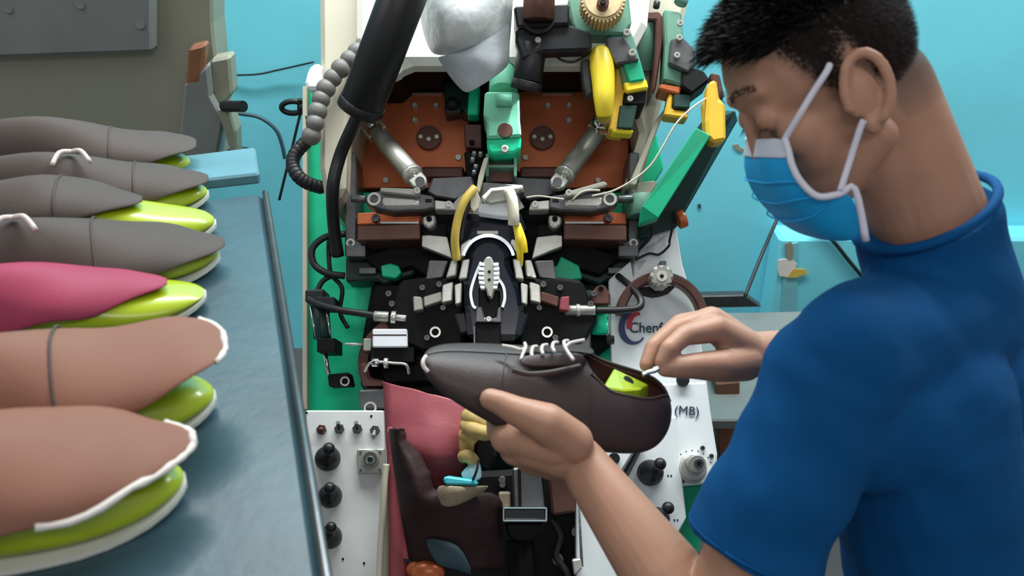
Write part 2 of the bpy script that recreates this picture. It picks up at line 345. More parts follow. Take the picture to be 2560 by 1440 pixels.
plate('body_paint_patch',[(1356,688),(1374,668),(1392,664),(1402,640),(1448,664),(1456,696),(1420,702),(1372,730)],-.05,-.09,'green',LM,.002)  # added plates standing in for green body paint seen between the castings
plate('body_paint_patch',[(952,664),(975,658),(996,664),(1004,682),(990,696),(955,690)],-.06,-.09,'green',LM,.002)
# gas struts
def strut(x0,y0,w0,x1,y1,w1,label):
    a=G(x0,y0,w0); b=G(x1,y1,w1); d=(b-a)
    o=cylp('air_cylinder',a+d*.12,a+d*.84,.0175,'pewter',LM); o['label']=label
    sm=cylp('end_collar',a+d*.82,a+d*.86,.019,'steel',o)
    cylp('piston_rod',a+d*.84,a+d*.95,.008,'chrome',o)
    c=b-d*.0; u=d.normalized(); sgn=V((0,0,0))
    n=MN; w=u.cross(n).normalized()
    MB().prism([b-u*.022-w*.014+n*.012,b-u*.022+w*.014+n*.012,b+w*.014+n*.012,b+u*.012+w*.006+n*.012,b+u*.012-w*.006+n*.012,b-w*.014+n*.012],n*-.024).out('rod_clevis','steel',o,bev=.002)
    q=MB().cyl(b+n*.006,b+n*.018,.0085,seg=16).out('pivot_pin','steel_d',o)
    MB().prism([a-u*.012-w*.02+n*.014,a+u*.03-w*.02+n*.014,a+u*.03+w*.02+n*.014,a-u*.012+w*.02+n*.014,a-u*.012+w*.015+n*.014,a+u*.024+w*.015+n*.014,a+u*.024-w*.015+n*.014,a-u*.012-w*.015+n*.014],n*-.028).out('rear_clevis','steel',o,bev=.001)
    q=MB().sph(a+n*.008,.009).out('pivot_ball','chrome',o,smooth=True)
strut(930,318,-.11,1052,460,-.0,'pale cylinder on the left')
strut(1506,312,-.11,1392,462,-.0,'grey cylinder on the right')
plate('link_lever',[(950,468),(1045,472),(1052,486),(1040,490),(950,480)],.035,.02,'pewter',LM,.002); bolt(1043,478,.036,LM,9)
plate('link_lever',[(1412,480),(1512,452),(1520,462),(1424,492),(1410,492)],.035,.02,'pewter',LM,.002); bolt(1422,483,.036,LM,9)
# centre presser arm
plate('presser_bracket',[(1110,205),(1200,190),(1204,285),(1160,282),(1150,272),(1112,282)],-.12,-.19,'green_d',LM,.003)
plate('presser_lug',[(1172,225),(1200,210),(1196,286),(1168,286)],-.08,-.12,'green',LM,.003)
plate('presser_cap',[(1112,245),(1150,245),(1155,278),(1112,282)],-.11,-.13,'green_d',LM,.003)
MB().ring(1130,256,17,11,-.10,-.115).out('bushing','black',LM)
cylp('presser_column',G(1262,120,-.02),G(1258,232,.02),.026,'green_l',LM)
q=plate('presser_arm',[(1212,228),(1298,228),(1300,300),(1304,340),(1216,345),(1218,300),(1208,290)],.055,-.03,'green_l',LM,.004)
sm4(MB().cyl(G(1240,250,.062),G(1280,250,.062),.011,seg=20).out('arm_hinge','green_l',q))
discp('arm_hole',1263,325,19,.057,.05,'brown_d',q)
plate('presser_nose',[(1216,346),(1304,341),(1300,372),(1286,382),(1228,384),(1218,374)],.048,-.04,'green',LM,.004)
bolt(1262,374,.052,LM,10,'steel')
fr=MB()
for bx in [(1214,384,1292,392),(1214,392,1222,440),(1284,392,1292,440),(1216,412,1290,418)]: fr.box(*bx,.02,-.03)
fr.out('presser_frame','green_g',LM,bev=.001)
boxp('presser_core',1222,386,1284,455,-.01,-.05,'brown_d',LM)
plate('centre_guide',[(1160,310),(1204,310),(1204,372),(1162,368)],-.10,-.15,'brown_d',LM,.002); bolt(1180,358,-.10,LM,7,'black')
for i,(x,y) in enumerate([(1180,385),(1176,400),(1184,418),(1180,432),(1196,386)]): cylp('adjusting_screw',G(x,y,-.06),G(x+12,y+2,-.06),.007,'steel_d',LM)
plate('slide_rail',[(1160,380),(1210,378),(1206,462),(1168,462)],-.09,-.15,'black',LM,.002)
# worn paper liner on the presser: cream flap pieces
plate('liner_flap',[(1210,395),(1222,392),(1206,455),(1200,480),(1190,478),(1196,440)],.03,.02,'cream',LM,.001)
plate('pad_plate',[(1206,455),(1304,462),(1312,480),(1270,498),(1204,496)],.04,.0,'steel_d',LM,.002)
plate('pad_lip',[(1204,492),(1226,470),(1306,462),(1308,470),(1230,478),(1212,500)],.052,.03,'cream_w',LM,.001)
plate('pad_underside',[(1212,500),(1230,479),(1306,471),(1272,500),(1225,508)],.045,.02,'pewter',LM,.001)
plate('torn_liner',[(1176,500),(1190,468),(1200,496),(1196,520),(1184,530),(1176,518)],.05,.035,'cream',LM,.001)
# polished half-moon wiper
n=14; pts=[(1220+98*math.cos(math.radians(a)),548-86*math.sin(math.radians(a))) for a in [20+140*i/n for i in range(n+1)]]
plate('half_moon_plate',pts+[(1150,532),(1220,536),(1290,532)],.005,-.02,'chrome',LM,.001)
plate('throat_block',[(1140,530),(1300,528),(1318,575),(1300,640),(1140,640),(1128,590)],-.02,-.10,'navy',LM,.004)
plate('name_tag',[(1192,576),(1246,576),(1246,586),(1192,586)],-.012,-.02,'steel',LM,.001)
# toe band (its white copies reflected lamp light), insole rest
def arc_px(cx,cy,rx,ry,a0,a1,n): return [(cx+rx*math.cos(math.radians(a0+(a1-a0)*i/n)),cy-ry*math.sin(math.radians(a0+(a1-a0)*i/n))) for i in range(n+1)]
body=[(1160,760),(1158,700),(1168,650)]+arc_px(1221,655,56,62,160,20,12)+[(1275,660),(1300,720),(1312,780),(1300,850),(1170,850)]
plate('toe_pad',body,.03,-.08,'navy',LM,.01)
ob=arc_px(1221,652,68,68,168,12,16); ib=arc_px(1221,652,60,59,168,12,16)
mbb=MB(); 
for i in range(16): mbb.pl([ob[i],ob[i+1],ib[i+1],ib[i]],.045,-.02)
bnd=[]
mb=MB(); w1,w0=.045,-.01
vs=[];fs=[]
for i in range(17): vs+=[G(*ob[i],w1),G(*ib[i],w1),G(*ib[i],w0),G(*ob[i],w0)]
for i in range(16):
    for q in range(4): fs.append((i*4+q,i*4+(q+1)%4,i*4+4+(q+1)%4,i*4+4+q))
fs+=[(0,1,2,3),(67,66,65,64)]
mk('toe_glare_band',vs,fs,'white',LM)
def ladder(px,wpx,w1,w0,name,m):
    P=[V((x,y)) for x,y in px]; vs=[];fs=[]
    P=[V((a.x,a.y,0)) for a in P]; P=spl(P,5)
    for i,p in enumerate(P):
        d=(P[min(i+1,len(P)-1)]-P[max(i-1,0)]).normalized(); nn=V((-d.y,d.x,0))*wpx/2
        a=p+nn;b=p-nn; vs+=[G(a.x,a.y,w1),G(b.x,b.y,w1),G(b.x,b.y,w0),G(a.x,a.y,w0)]
    for i in range(len(P)-1):
        for q in range(4): fs.append((i*4+q,i*4+(q+1)%4,i*4+4+(q+1)%4,i*4+4+q))
    e=(len(P)-1)*4; fs+=[(0,1,2,3),(e+3,e+2,e+1,e)]
    return mk(name,vs,fs,m,LM,smooth=False)
plate('throat_glare_plate',[(1186,512),(1222,506),(1272,500),(1276,540),(1250,538),(1196,530)],.032,.0,'white',LM,.002)  # flat white stands in for the bright reflection on polished metal
ladder([(1203,655),(1188,690),(1177,730),(1182,762),(1190,770)],7,.055,.03,'edge_strip','white')
ladder([(1240,690),(1258,715),(1262,745),(1256,768)],7,.055,.03,'edge_strip','white')
rest=plate('insole_rest',[(1206,660),(1214,642),(1228,640),(1236,660),(1244,700),(1238,722),(1230,748),(1222,748),(1214,722),(1202,700)],.055,.02,'pewter',LM,.003)
for k in range(6):
    y=656+k*11.5; d=[2,0,0,0,2,5][k]
    for s in (-1,1): plate('grip_rib',[(1222+s*(27-d),y),(1222+s*(12-d*.3),y+1),(1222+s*(12-d*.3),y+9),(1222+s*(26-d),y+8)],.06,.04,'white',rest,.0008)
for y in (679,699,743): discp('pin_hole',1223,y,4,.0565,.05,'black',rest)
plate('rest_slot',[(1196,716),(1212,722),(1222,752),(1236,728),(1250,724),(1250,760),(1240,800),(1206,800),(1196,760)],.045,.0,'black',LM,.003)
plate('rest_base',[(1190,770),(1204,765),(1212,795),(1240,795),(1244,768),(1254,768),(1254,806),(1188,806)],.05,-.02,'steel_d',LM,.002); bolt(1222,798,.05,LM,7)
boxp('column_face',1186,806,1252,900,.045,-.08,'black',LM,.003)
boxp('column_rib',1184,815,1188,868,.05,.03,'steel_d',LM,0)
# segmented side jaws
for s in (0,1):
    f=(lambda x:x) if s==0 else (lambda x:2456-x)
    for nm,pp,w in [('jaw_pad',[(1152,612),(1175,596),(1180,604),(1160,640),(1150,646)],.03),
                   ('jaw_pad',[(1156,650),(1174,646),(1166,696),(1146,698)],.035),
                   ('jaw_pad',[(1136,712),(1154,706),(1152,758),(1138,762)],.035),
                   ('jaw_shoe',[(1128,650),(1144,650),(1140,688),(1114,694)],.02),
                   ('jaw_shoe',[(1106,712),(1132,704),(1130,752),(1104,758)],.03),
                   ('jaw_block',[(1072,650),(1120,652),(1106,694),(1064,700)],.0)]:
        plate(nm,[(f(x),y) for x,y in pp],w,w-.05,'steel_d' if nm=='jaw_block' else 'steel',LM,.002)
    plate('jaw_arm',[(f(x),y) for x,y in [(1058,742),(1104,728),(1106,752),(1060,768)]],.02,-.02,'brown_d' if s else 'pewter',LM,.002)
    o=plate('jaw_stop',[(f(x),y) for x,y in [(1032,740),(1054,742),(1058,774),(1034,778)]],.025,-.02,'pink' if s else 'pewter',LM,.002)
    if s: o['label']='reddish jaw stop'
    plate('jaw_casting',[(f(x),y) for x,y in [(1000,700),(1075,690),(1160,700),(1160,870),(1060,880),(990,850),(960,800)]],-.0,-.12,'black',LM,.006)
    MB().ring(f(1088),830,14,9,.008,-.01).out('socket_ring','steel',LM)
    plate('jaw_tongue',[(f(x),y) for x,y in [(1130,780),(1165,778),(1175,830),(1150,838)]],.01,-.03,'blackp',LM,.004)
    for x,y in [(1098,712),(1056,720),(1108,770),(1068,845),(980,760),(972,735)]: bolt(f(x),y,.002,LM,8,'steel_d')
    hp=[(960,500,-.1),(0,0,0)]
# yellow hoses at throat
hose('yellow_hose',[(1186,470,.055),(1162,500,.065),(1145,545,.06),(1137,600,.05),(1142,650,.035)],10.5,'yellow_h',LM)
hose('black_sleeve',[(1180,500,.045),(1160,545,.045),(1150,600,.035)],6,'blackp',LM)
hose('white_hose',[(1272,478,.05),(1280,500,.055),(1284,540,.055),(1284,562,.05)],14,'cream',LM)
hose('yellow_hose',[(1290,560,.045),(1297,600,.045),(1300,640,.03),(1298,664,.02)],9,'yellow',LM)
hose('yellow_hose',[(1296,560,.03),(1310,600,.035),(1314,632,.03)],6,'yellow',LM)
hose('air_wire',[(1316,494,.03),(1345,490,.035),(1380,494,.04),(1410,498,.045)],2.2,'wire',LM)
# lower black mass & column
plate('lower_housing',[(930,700),(1560,700),(1560,840),(1480,900),(1440,1060),(960,1060),(900,960),(905,840)],-.10,-.26,'black',LM,.01)
plate('lower_bracket',[(925,860),(1260,870),(1260,950),(960,960)],-.05,-.12,'black',LM,.004)
# left valve, fittings
v=boxp('valve_block',931,822,1018,868,.01,-.05,'white',LM,.002); v['label']='white valve block'
boxp('valve_groove',931,836,1016,839,.0105,.0,'rubber',v,0)
boxp('valve_body',925,868,1035,905,.0,-.06,'black',LM); boxp('valve_side',908,846,928,876,-.0,-.04,'pewter',LM)
cylp('valve_rod',G(862,860,-.02),G(908,861,-.02),.0025,'steel',LM)
q=cylp('pipe_fitting',G(935,790,.0),G(972,792,.0),.009,'pewter',LM); cylp('hex_nut',G(978,793,0),G(990,794,0),.011,'steel',LM); cylp('pipe_tip',G(990,794,0),G(1016,796,0),.006,'steel',LM)
cylp('pipe_fitting',G(1412,776,.0),G(1488,776,.0),.009,'pewter',LM,); cylp('hex_nut',G(1440,776,0),G(1450,776,0),.011,'steel',LM)
hose('hydraulic_hose',[(770,748,-.05),(800,762,-.03),(850,775,-.01),(900,783,0),(938,789,0)],9,'rubber',LM)
hose('hydraulic_hose',[(1488,776,0),(1560,775,.01),(1598,768,.01),(1600,745,.0),(1575,715,-.03),(1545,690,-.06)],9,'rubber',LM)
hose('looped_hose',[(862,585,-.06),(815,592,-.05),(782,620,-.05),(784,658,-.05),(815,682,-.05),(862,690,-.06)],9,'rubber',LM)
hose('looped_hose',[(830,640,-.07),(822,600,-.07),(826,680,-.07),(855,720,-.07),(850,780,-.08),(870,820,-.08)],6,'rubber',LM)
hose('looped_hose',[(790,735,-.06),(805,705,-.06),(830,690,-.06),(860,690,-.06)],7,'rubber',LM)
hose('brake_line',[(912,930,.0),(925,908,.01),(950,905,.01),(985,908,.01),(1015,912,.01),(1022,935,0)],3.5,'steel',LM)
cylp('line_nut',G(930,907,.01),G(948,907,.01),.008,'chrome',LM); cylp('line_nut',G(960,908,.01),G(970,908,.01),.009,'steel',LM)
gc=cylp('shock_cylinder',G(800,765,-.06),G(806,846,-.06),.016,'green_d',LM); cylp('tie_rod',G(776,765,-.05),G(790,846,-.05),.0022,'chrome',gc); cylp('tie_rod',G(815,765,-.05),G(826,842,-.05),.0022,'chrome',gc)
boxp('cylinder_cap',788,742,836,768,-.03,-.1,'blackp',gc); boxp('cylinder_base',792,845,838,880,-.03,-.1,'black',gc)
cylp('cylinder_rod',G(812,880,-.05),G(821,936,-.05),.004,'chrome',gc); plate('rod_end',[(818,936),(872,930),(880,965),(822,968)],-.05,-.09,'black',gc,.003)
MB().ring(862,953,12,8,-.045,-.06).out('eye_ring','steel',gc)
boxp('hose_junction',762,722,812,756,-.05,-.1,'blackp',LM,.004)
# dark pulleys
MB().ring(1010,905,116,88,-.03,-.09,24,a0=110,a1=255).out('brown_pulley','brown_d',LM,bev=.002)
plate('grey_bracket',[(895,975),(1000,970),(1000,1022),(900,1022)],-.0,-.08,'steel_d',LM,.003); MB().ring(925,1020,16,11,.004,-.01).out('bracket_ring','steel',LM)
plate('brown_elbow',[(900,910),(915,905),(924,945),(960,950),(958,965),(905,965)],-.0,-.04,'brown_d',LM,.003)
# right side hardware
plate('right_bracket',[(1480,728),(1496,712),(1512,712),(1526,735),(1526,762),(1480,762)],.0,-.05,'brown_d',LM,.003); bolt(1502,722,.0,LM,7,'black')
g2=cylp('green_post',G(1502,762,-.03),G(1502,835,-.03),.016,'green',LM); cylp('post_rod',G(1518,762,-.02),G(1518,850,-.02),.0025,'chrome',g2)
cylp('tee_screw',G(1515,850,-.02),G(1535,850,-.02),.008,'blackp',LM)
boxp('grey_guard',1396,822,1478,890,-.02,-.08,'steel_d',LM,.003)
plate('green_valve',[(1445,730),(1480,722),(1484,800),(1450,810)],-.06,-.1,'green_g',LM,.003)
# white boards
bd=plate('maker_board',[(1590,640),(1634,566),(1690,566),(1706,660),(1736,760),(1760,900),(1784,1090),(1640,1090),(1560,1100),(1530,960),(1522,700)],-.06,-.075,'paper',LM,.002)
plate('switch_board',[(1480,1095),(1690,1040),(1716,1296),(1690,1342),(1480,1500),(1440,1500),(1440,1200)],.03,.0,'paper',LM,.002)
plate('switch_board_frame',[(1600,1100),(1780,1060),(1790,1160),(1740,1420),(1500,1560),(1440,1560)],-.03,-.2,'green_b',LM,.006)
kb=plate('knob_box',[(1640,960),(1765,955),(1794,1136),(1790,1208),(1702,1216),(1690,1140)],.012,-.03,'paper',LM,.003)
ra=MB().ring(1656,792,116,92,-.02,-.05,30,a0=-12,a1=176).out('cable_ring','brown_d',LM,bev=.003)
st=MB(); c_=[]
for i in range(20): 
    r=(32 if i%2==0 else 26); c_.append((1655+r*math.cos(i*math.pi/10),690+r*math.sin(i*math.pi/10)))
st.pl(c_,.01,-.03).out('star_knob','pewter',LM,bev=.003); discp('knob_hub',1655,690,14,.014,.0,'steel',LM); discp('hub_hole',1655,690,5,.0155,.01,'black',LM)
boxp('knob_clip',1650,652,1666,672,.0,-.03,'steel_d',LM)
plate('dark_patch',[(1580,722),(1650,712),(1688,716),(1670,735),(1650,742),(1630,745),(1600,738)],-.0585,-.061,'blackp',LM,0)  # dark irregular patch on the board below the star knob
# maker logo
def text(s,px,py,hpx,wpx,w,m,name,parent,rot=0,off=.012):
    cu=bpy.data.curves.new('t','FONT'); cu.body=s; cu.extrude=.02; cu.size=1; cu.offset=off
    o=bpy.data.objects.new('t',cu); COL.objects.link(o); bpy.context.view_layer.update()
    me=bpy.data.meshes.new_from_object(o.evaluated_get(bpy.context.evaluated_depsgraph_get())); bpy.data.objects.remove(o)
    xs=[v.co.x for v in me.vertices]; ys=[v.co.y for v in me.vertices]; X0,X1,Y0,Y1=min(xs),max(xs),min(ys),max(ys)
    a=G(px,py,w); b=G(px+wpx,py,w); h=G(px,py-hpx,w)-a
    e=(b-a); R=Matrix.Rotation(rot,3,MN)
    vs=[a+R@(e*((v.co.x-X0)/(X1-X0))+h*((v.co.y-Y0)/(Y1-Y0)))+MN*v.co.z*.02 for v in me.vertices]
    return mk(name,vs,[tuple(p.vertices) for p in me.polygons],m,parent)
text('Chenfeng',1574,840,34,130,-.058,'ink','lettering',bd)
text('(MB)',1686,1043,30,60,.0135,'ink','lettering',kb,math.radians(-4),0)
def cres(cx,cy,R,r,ox,oy,a0,a1,n=16):
    P=arc_px(cx,cy,R,R*1.05,a0,a1,n); Q=arc_px(cx+ox,cy+oy,r,r*1.05,a0,a1,n); return P+Q[::-1]
mbl=MB()
def crescent(name,m,outer,inner):
    vs=[];fs=[]
    n=len(outer)
    for i in range(n): vs+=[G(*outer[i],-.057),G(*inner[i],-.057)]
    for i in range(n-1): fs.append((2*i,2*i+1,2*i+3,2*i+2))
    mk(name,vs,fs,m,bd,solid=.0015)
crescent('logo_arc','ink_n',arc_px(1582,820,36,42,105,320,18),arc_px(1588,818,26,36,105,320,18))
crescent('logo_swoosh','ink_r',arc_px(1592,812,26,32,75,200,14),arc_px(1597,812,17,24,75,200,14))
# joysticks
def joystick(x,y,bx,by,w,label,r=30,rb=14):
    k=1/FPX*(G(x,y,w)-CAM).dot(CF)
    o=MB(); c=G(x,y,w)
    o.cyl(c,c+MN*.006,r*k*1.02,r*k,24)
    prof=[(1,.006),(.92,.014),(.94,.018),(.74,.024),(.76,.029),(.52,.034),(.54,.038),(.3,.044),(.2,.06)]
    kb_=G(bx,by,w+.075)
    ax=(kb_-c); vs=[];fs=[]
    sg=24
    for q,h in prof:
        t=h/.075; cc=c+MN*h*(1-t*.2)+ (ax-MN*.075)*t*t
        vs+=[cc+(V((1,0,0))*math.cos(6.28318*i/sg)+MV*math.sin(6.28318*i/sg))*q*r*k for i in range(sg)]
    for j in range(len(prof)-1):
        for i in range(sg): fs.append((j*sg+i,j*sg+(i+1)%sg,(j+1)*sg+(i+1)%sg,(j+1)*sg+i))
    fs.append(tuple(range((len(prof)-1)*sg,len(prof)*sg))); o.add(vs,fs)
    j=o.out('joystick','rubber',LM,smooth=True); j['label']=label
    MB().cyl(c+(kb_-c)*.6,kb_,.0045).out('stick','blackp',j); MB().sph(kb_,rb*k,20,14).out('ball_knob','blackp',j,smooth=True)
cp=plate('control_panel',[(764,1026),(958,1026),(962,1150),(950,1440),(945,1560),(764,1560)],.03,.0,'panel',LM,.002)
plate('panel_box',[(768,1034),(955,1034),(955,1150),(944,1560),(768,1560)],-.003,-.16,'cream',LM,.004)
joystick(820,1146,822,1122,.03,'left panel joystick under the toggles',31,15); joystick(826,1240,824,1220,.03,'middle joystick of the left panel',29,14); joystick(826,1342,828,1318,.03,'lowest joystick of the left panel',29,13)
joystick(1625,1182,1650,1160,.03,'upper joystick of the right board',32,15); joystick(1642,1298,1670,1270,.03,'lower joystick of the right board',30,15)
def toggle(x,y,up=1,lamp=False):
    t=MB().disc(x,y,13,.034,.03,6).disc(x,y,10,.038,.03,18).out('push_button' if lamp else 'toggle_switch','steel_d' if not lamp else 'brown_d',LM)
    c=G(x,y,.036)
    if lamp: MB().sph(c,.005).out('button_cap','brown_d',t,smooth=True)
    else: MB().cyl(c,c+MN*.014+MV*.010*up,.002,.0035,12).out('lever','blackp' if up>0 else 'steel',t)
toggle(803,1074,1,True); toggle(848,1072,1); toggle(893,1072,1); toggle(937,1076,-1)
for x,y in [(766,1032),(857,1398),(910,1408),(928,1040),(776,1150)]: discp('panel_screw',x,y,3,.0315,.03,'black',cp)
gq=boxp('selector_plate',892,1122,962,1184,.04,.03,'steel',LM,.002)
discp('dial',925,1148,22,.048,.04,'pewter',gq); MB().ring(925,1148,17,13,.0505,.048).out('dial_ring','steel_d',gq); discp('dial_hub',925,1148,7,.054,.048,'chrome',gq)
for x,y in [(901,1131),(950,1131),(901,1175),(950,1175)]: bolt(x,y,.04,gq,3,'steel_d')
# steel knob, right
kc=G(1735,1170,.012); k=1/FPX*1.5
o=MB().disc(1732,1172,36,.03,.012,28,).disc(1734,1170,31,.045,.03,28).out('pressure_dial','steel',LM,bev=.001); sm4(o)
o2=discp('regulator_cap',1744,1160,22,.075,.045,'pewter',o); discp('regulator_hub',1748,1158,12,.08,.075,'steel_d',o); discp('hub_hole',1748,1158,6,.081,.08,'black',o)
for x,y in [(1690,1122),(1756,1120),(1706,1202),(1778,1140)]: bolt(x,y,.013,kb,6,'steel_d')
for i in range(9):
    a=math.radians(20+i*18); discp('scale_mark',1732+48*math.cos(a),1172-46*math.sin(a),1.6,.0128,.012,'blackp',kb)
discp('black_plug',1536,1146,14,.036,.03,'blackp',LM); 
plate('slide_bar',[(1546,1190),(1590,1118),(1612,1112),(1566,1200)],.05,.03,'steel_d',LM,.002); plate('slide_groove',[(1554,1186),(1592,1122),(1600,1120),(1562,1190)],.052,.05,'black',LM,0)
discp('black_plug',1708,950,16,.02,.012,'blackp',LM)
for x,y in [(1668,1187),(1684,1298)]:
    for k in range(2): boxp('scale_mark',x+k*8,y,x+k*8+4,y+5,.0305,.03,'steel_d',LM,0)
# lower centre slide and chrome frame
plate('feed_rail',[(1280,1170),(1350,1168),(1362,1270),(1284,1270)],.12,.02,'steel_d',LM,.003); plate('rail_groove',[(1294,1171),(1302,1171),(1304,1268),(1296,1268)],.122,.118,'black',LM,0)
f_=MB(); f_.box(1256,1268,1368,1273,.13,.08).box(1256,1300,1368,1305,.13,.08).box(1256,1268,1261,1305,.13,.08).box(1363,1268,1368,1305,.13,.08); f_.out('chrome_frame','chrome',LM,bev=.001)
boxp('frame_insert',1261,1273,1363,1300,.115,.08,'navy',LM)
plate('frame_tray',[(1262,1306),(1362,1306),(1350,1340),(1330,1356),(1290,1356),(1268,1340)],.10,.0,'black',LM,.004)
boxp('tan_block',1246,1232,1276,1270,.09,.04,'tan',LM,.002)
plate('lower_column',[(1180,1180),(1500,1160),(1530,1300),(1500,1560),(1000,1560),(1000,1400)],-.02,-.2,'black',LM,.01)
cylp('drive_shaft',G(1300,1350,.03),G(1310,1520,.03),.022,'black',LM)
plate('shaft_guard',[(1370,1190),(1430,1185),(1440,1280),(1380,1290)],.06,.0,'brown_d',LM,.004)
for x,y,r in [(1400,1230,16),(1440,1330,12),(1395,1400,14),(1255,1200,9),(1256,1212,8),(1230,1350,10),(1452,1425,10)]: discp('spacer',x,y,r,.02,-.03,'steel_d',LM)
plate('cable_duct',[(1440,1240),(1452,1240),(1462,1420),(1448,1420)],.03,.0,'steel_d',LM,.002)
hose('black_cable',[(1380,1300,.03),(1400,1340,.03),(1390,1390,.03),(1420,1440,.03),(1410,1500,.03)],8,'rubber',LM)
hose('black_cable',[(1000,1430,.05),(1020,1412,.05),(1050,1412,.05),(1080,1450,.05)],8,'rubber',LM)
plate('cable_anchor',[(1430,1400),(1452,1396),(1456,1420),(1436,1440)],.05,.03,'steel',LM,.002)
# black overhead tube and thin hoses
tb=cylp('overhead_tube',G(1030,-70,.22),G(905,262,.10),.038,'blackp',LM,seg=32); cylp('tube_cap',G(908,255,.102),G(898,278,.092),.040,'blackp',tb)
hose('tube_tail',[(905,270,.08),(880,320,.06),(850,390,.03),(832,470,.02),(834,560,-.02),(845,640,-.05)],16,'blackp',LM)
bh=[G(*p) for p in [(925,100,.0),(895,128,.02),(862,160,.03),(832,195,.03),(808,235,.03),(795,275,.03),(786,315,.03),(775,352,.02)]]
hp=spl(bh,3); sh=MB().tube(hp,.012,10).out('segment_hose','hose',LM,smooth=True)
L=spl(bh,12); acc=0;last=L[0];nb=0
for i in range(1,len(L)):
    acc+=(L[i]-L[i-1]).length
    if acc>.021:
        acc=0; MB().sph(L[i],.0165+.001*(nb%2),16,10).out('hose_segment','hose',sh,smooth=True); nb+=1
dk=[G(*p) for p in [(762,358,.01),(738,385,.01),(732,412,.01),(745,440,.01),(770,458,.0),(800,468,-.02)]]
dh=MB().tube(spl(dk,4),.009,10).out('dark_chain_hose','rubber',LM,smooth=True)
for p in spl(dk,3): MB().sph(p,.0125,14,9).out('hose_segment','rubber',dh,smooth=True)
hose('thin_cable',[(765,290,.0),(770,330,.0),(760,370,.01)],2.5,'rubber',LM)
bt=plate('oil_cup',[(768,222),(762,205),(768,180),(778,160),(802,156),(804,222)],.01,-.02,'white',LM,.005)
# black lamp and camera head unit
hb=plate('lamp_block',[(1284,14),(1424,8),(1424,60),(1292,68)],.10,.02,'blackp',LM,.004)
plate('lamp_block_front',[(1290,68),(1426,60),(1480,80),(1480,125),(1360,130),(1305,150),(1288,100)],.09,.06,'blackp',LM,.005)
sm4(cylp('lamp_post',G(1350,-60,.13),G(1346,50,.11),.027,'brown_d',LM)); MB().ring(1346,44,42,34,.104,.10).out('post_collar','blackp',LM)
lc=cylp('lamp_barrel',G(1332,110,.07),G(1318,206,.055),.0255,'blackp',LM); cylp('barrel_rim',G(1319,204,.055),G(1314,226,.05),.0275,'blackp',lc)
bolt(1345,102,.092,LM,8)
hose('lamp_wire',[(1378,125,.05),(1400,148,.06),(1430,155,.06),(1455,145,.06),(1478,128,.06)],3,'rubber',LM)
# gear and green head assembly
hg=plate('gear_housing',[(1418,0),(1440,-30),(1570,-30),(1580,60),(1560,85),(1440,82),(1430,60)],.07,.0,'green_g',LM,.004)
g=MB(); pts=[]
for i in range(132):
    a=2*math.pi*i/132; r=56 if (i//2)%2==0 else 49; pts.append((1508+r*math.cos(a),0+r*math.sin(a)))
gg=g.pl(pts,.12,.085).out('timing_gear','gear',LM); discp('gear_face',1508,-2,47,.124,.12,'gear',gg); discp('gear_hub',1508,4,15,.14,.12,'brown_d',gg); discp('gear_bore',1508,4,7,.145,.14,'black',gg)
plate('head_plate',[(1530,62),(1560,44),(1584,92),(1618,208),(1600,222),(1560,222),(1546,150),(1524,100)],.06,.02,'green_g',LM,.003)
plate('head_pad',[(1523,62),(1556,50),(1562,78),(1530,84)],.066,.06,'green_b',LM,.002)
plate('head_clamp',[(1514,94),(1560,90),(1600,150),(1540,160),(1518,120)],.078,.06,'steel_d',LM,.003)
for x,y in [(1566,84),(1580,134)]: bolt(x,y,.08,LM,10)
plate('head_pad',[(1558,158),(1600,150),(1612,200),(1574,206)],.07,.05,'green_b',LM,.003)
plate('cap_block',[(1558,206),(1616,196),(1622,220),(1566,230)],.066,.02,'yellow',LM,.003)
plate('cap_block',[(1540,165),(1560,160),(1568,205),(1560,330),(1522,325)],.05,.0,'yellow_o',LM,.003)
plate('clamp_shoe',[(1560,228),(1618,218),(1612,262),(1556,262)],.055,-.02,'black',LM,.003); bolt(1575,248,.056,LM,8)
plate('green_insert',[(1550,262),(1594,262),(1582,322),(1542,320)],.055,.0,'green_d',LM,.002)
plate('yellow_clip',[(1528,300),(1542,322),(1584,322),(1582,334),(1530,330)],.05,.02,'yellow',LM,.003)
# yellow handle on the rod
yh=MB(); P=[G(*p) for p in [(1500,122,.06),(1503,150,.065),(1508,200,.07),(1510,250,.07),(1511,292,.06)]]
yh.tube(spl(P,5),.02,16,rs=[interp([(0,.011),(.12,.019),(.35,.0215),(.7,.0185),(1,.0135)],i/20) for i in range(21)]).out('yellow_grip','yellow',LM,smooth=True)
plate('grip_bracket',[(1452,150),(1474,146),(1484,232),(1466,240),(1456,205)],.05,.02,'steel_d',LM,.003)
sm4(cylp('grip_neck',G(1510,292,.05),G(1502,318,.0),.014,'chrome',LM)); MB().sph(G(1502,306,.03),.016).out('neck_ball','chrome',LM,smooth=True)
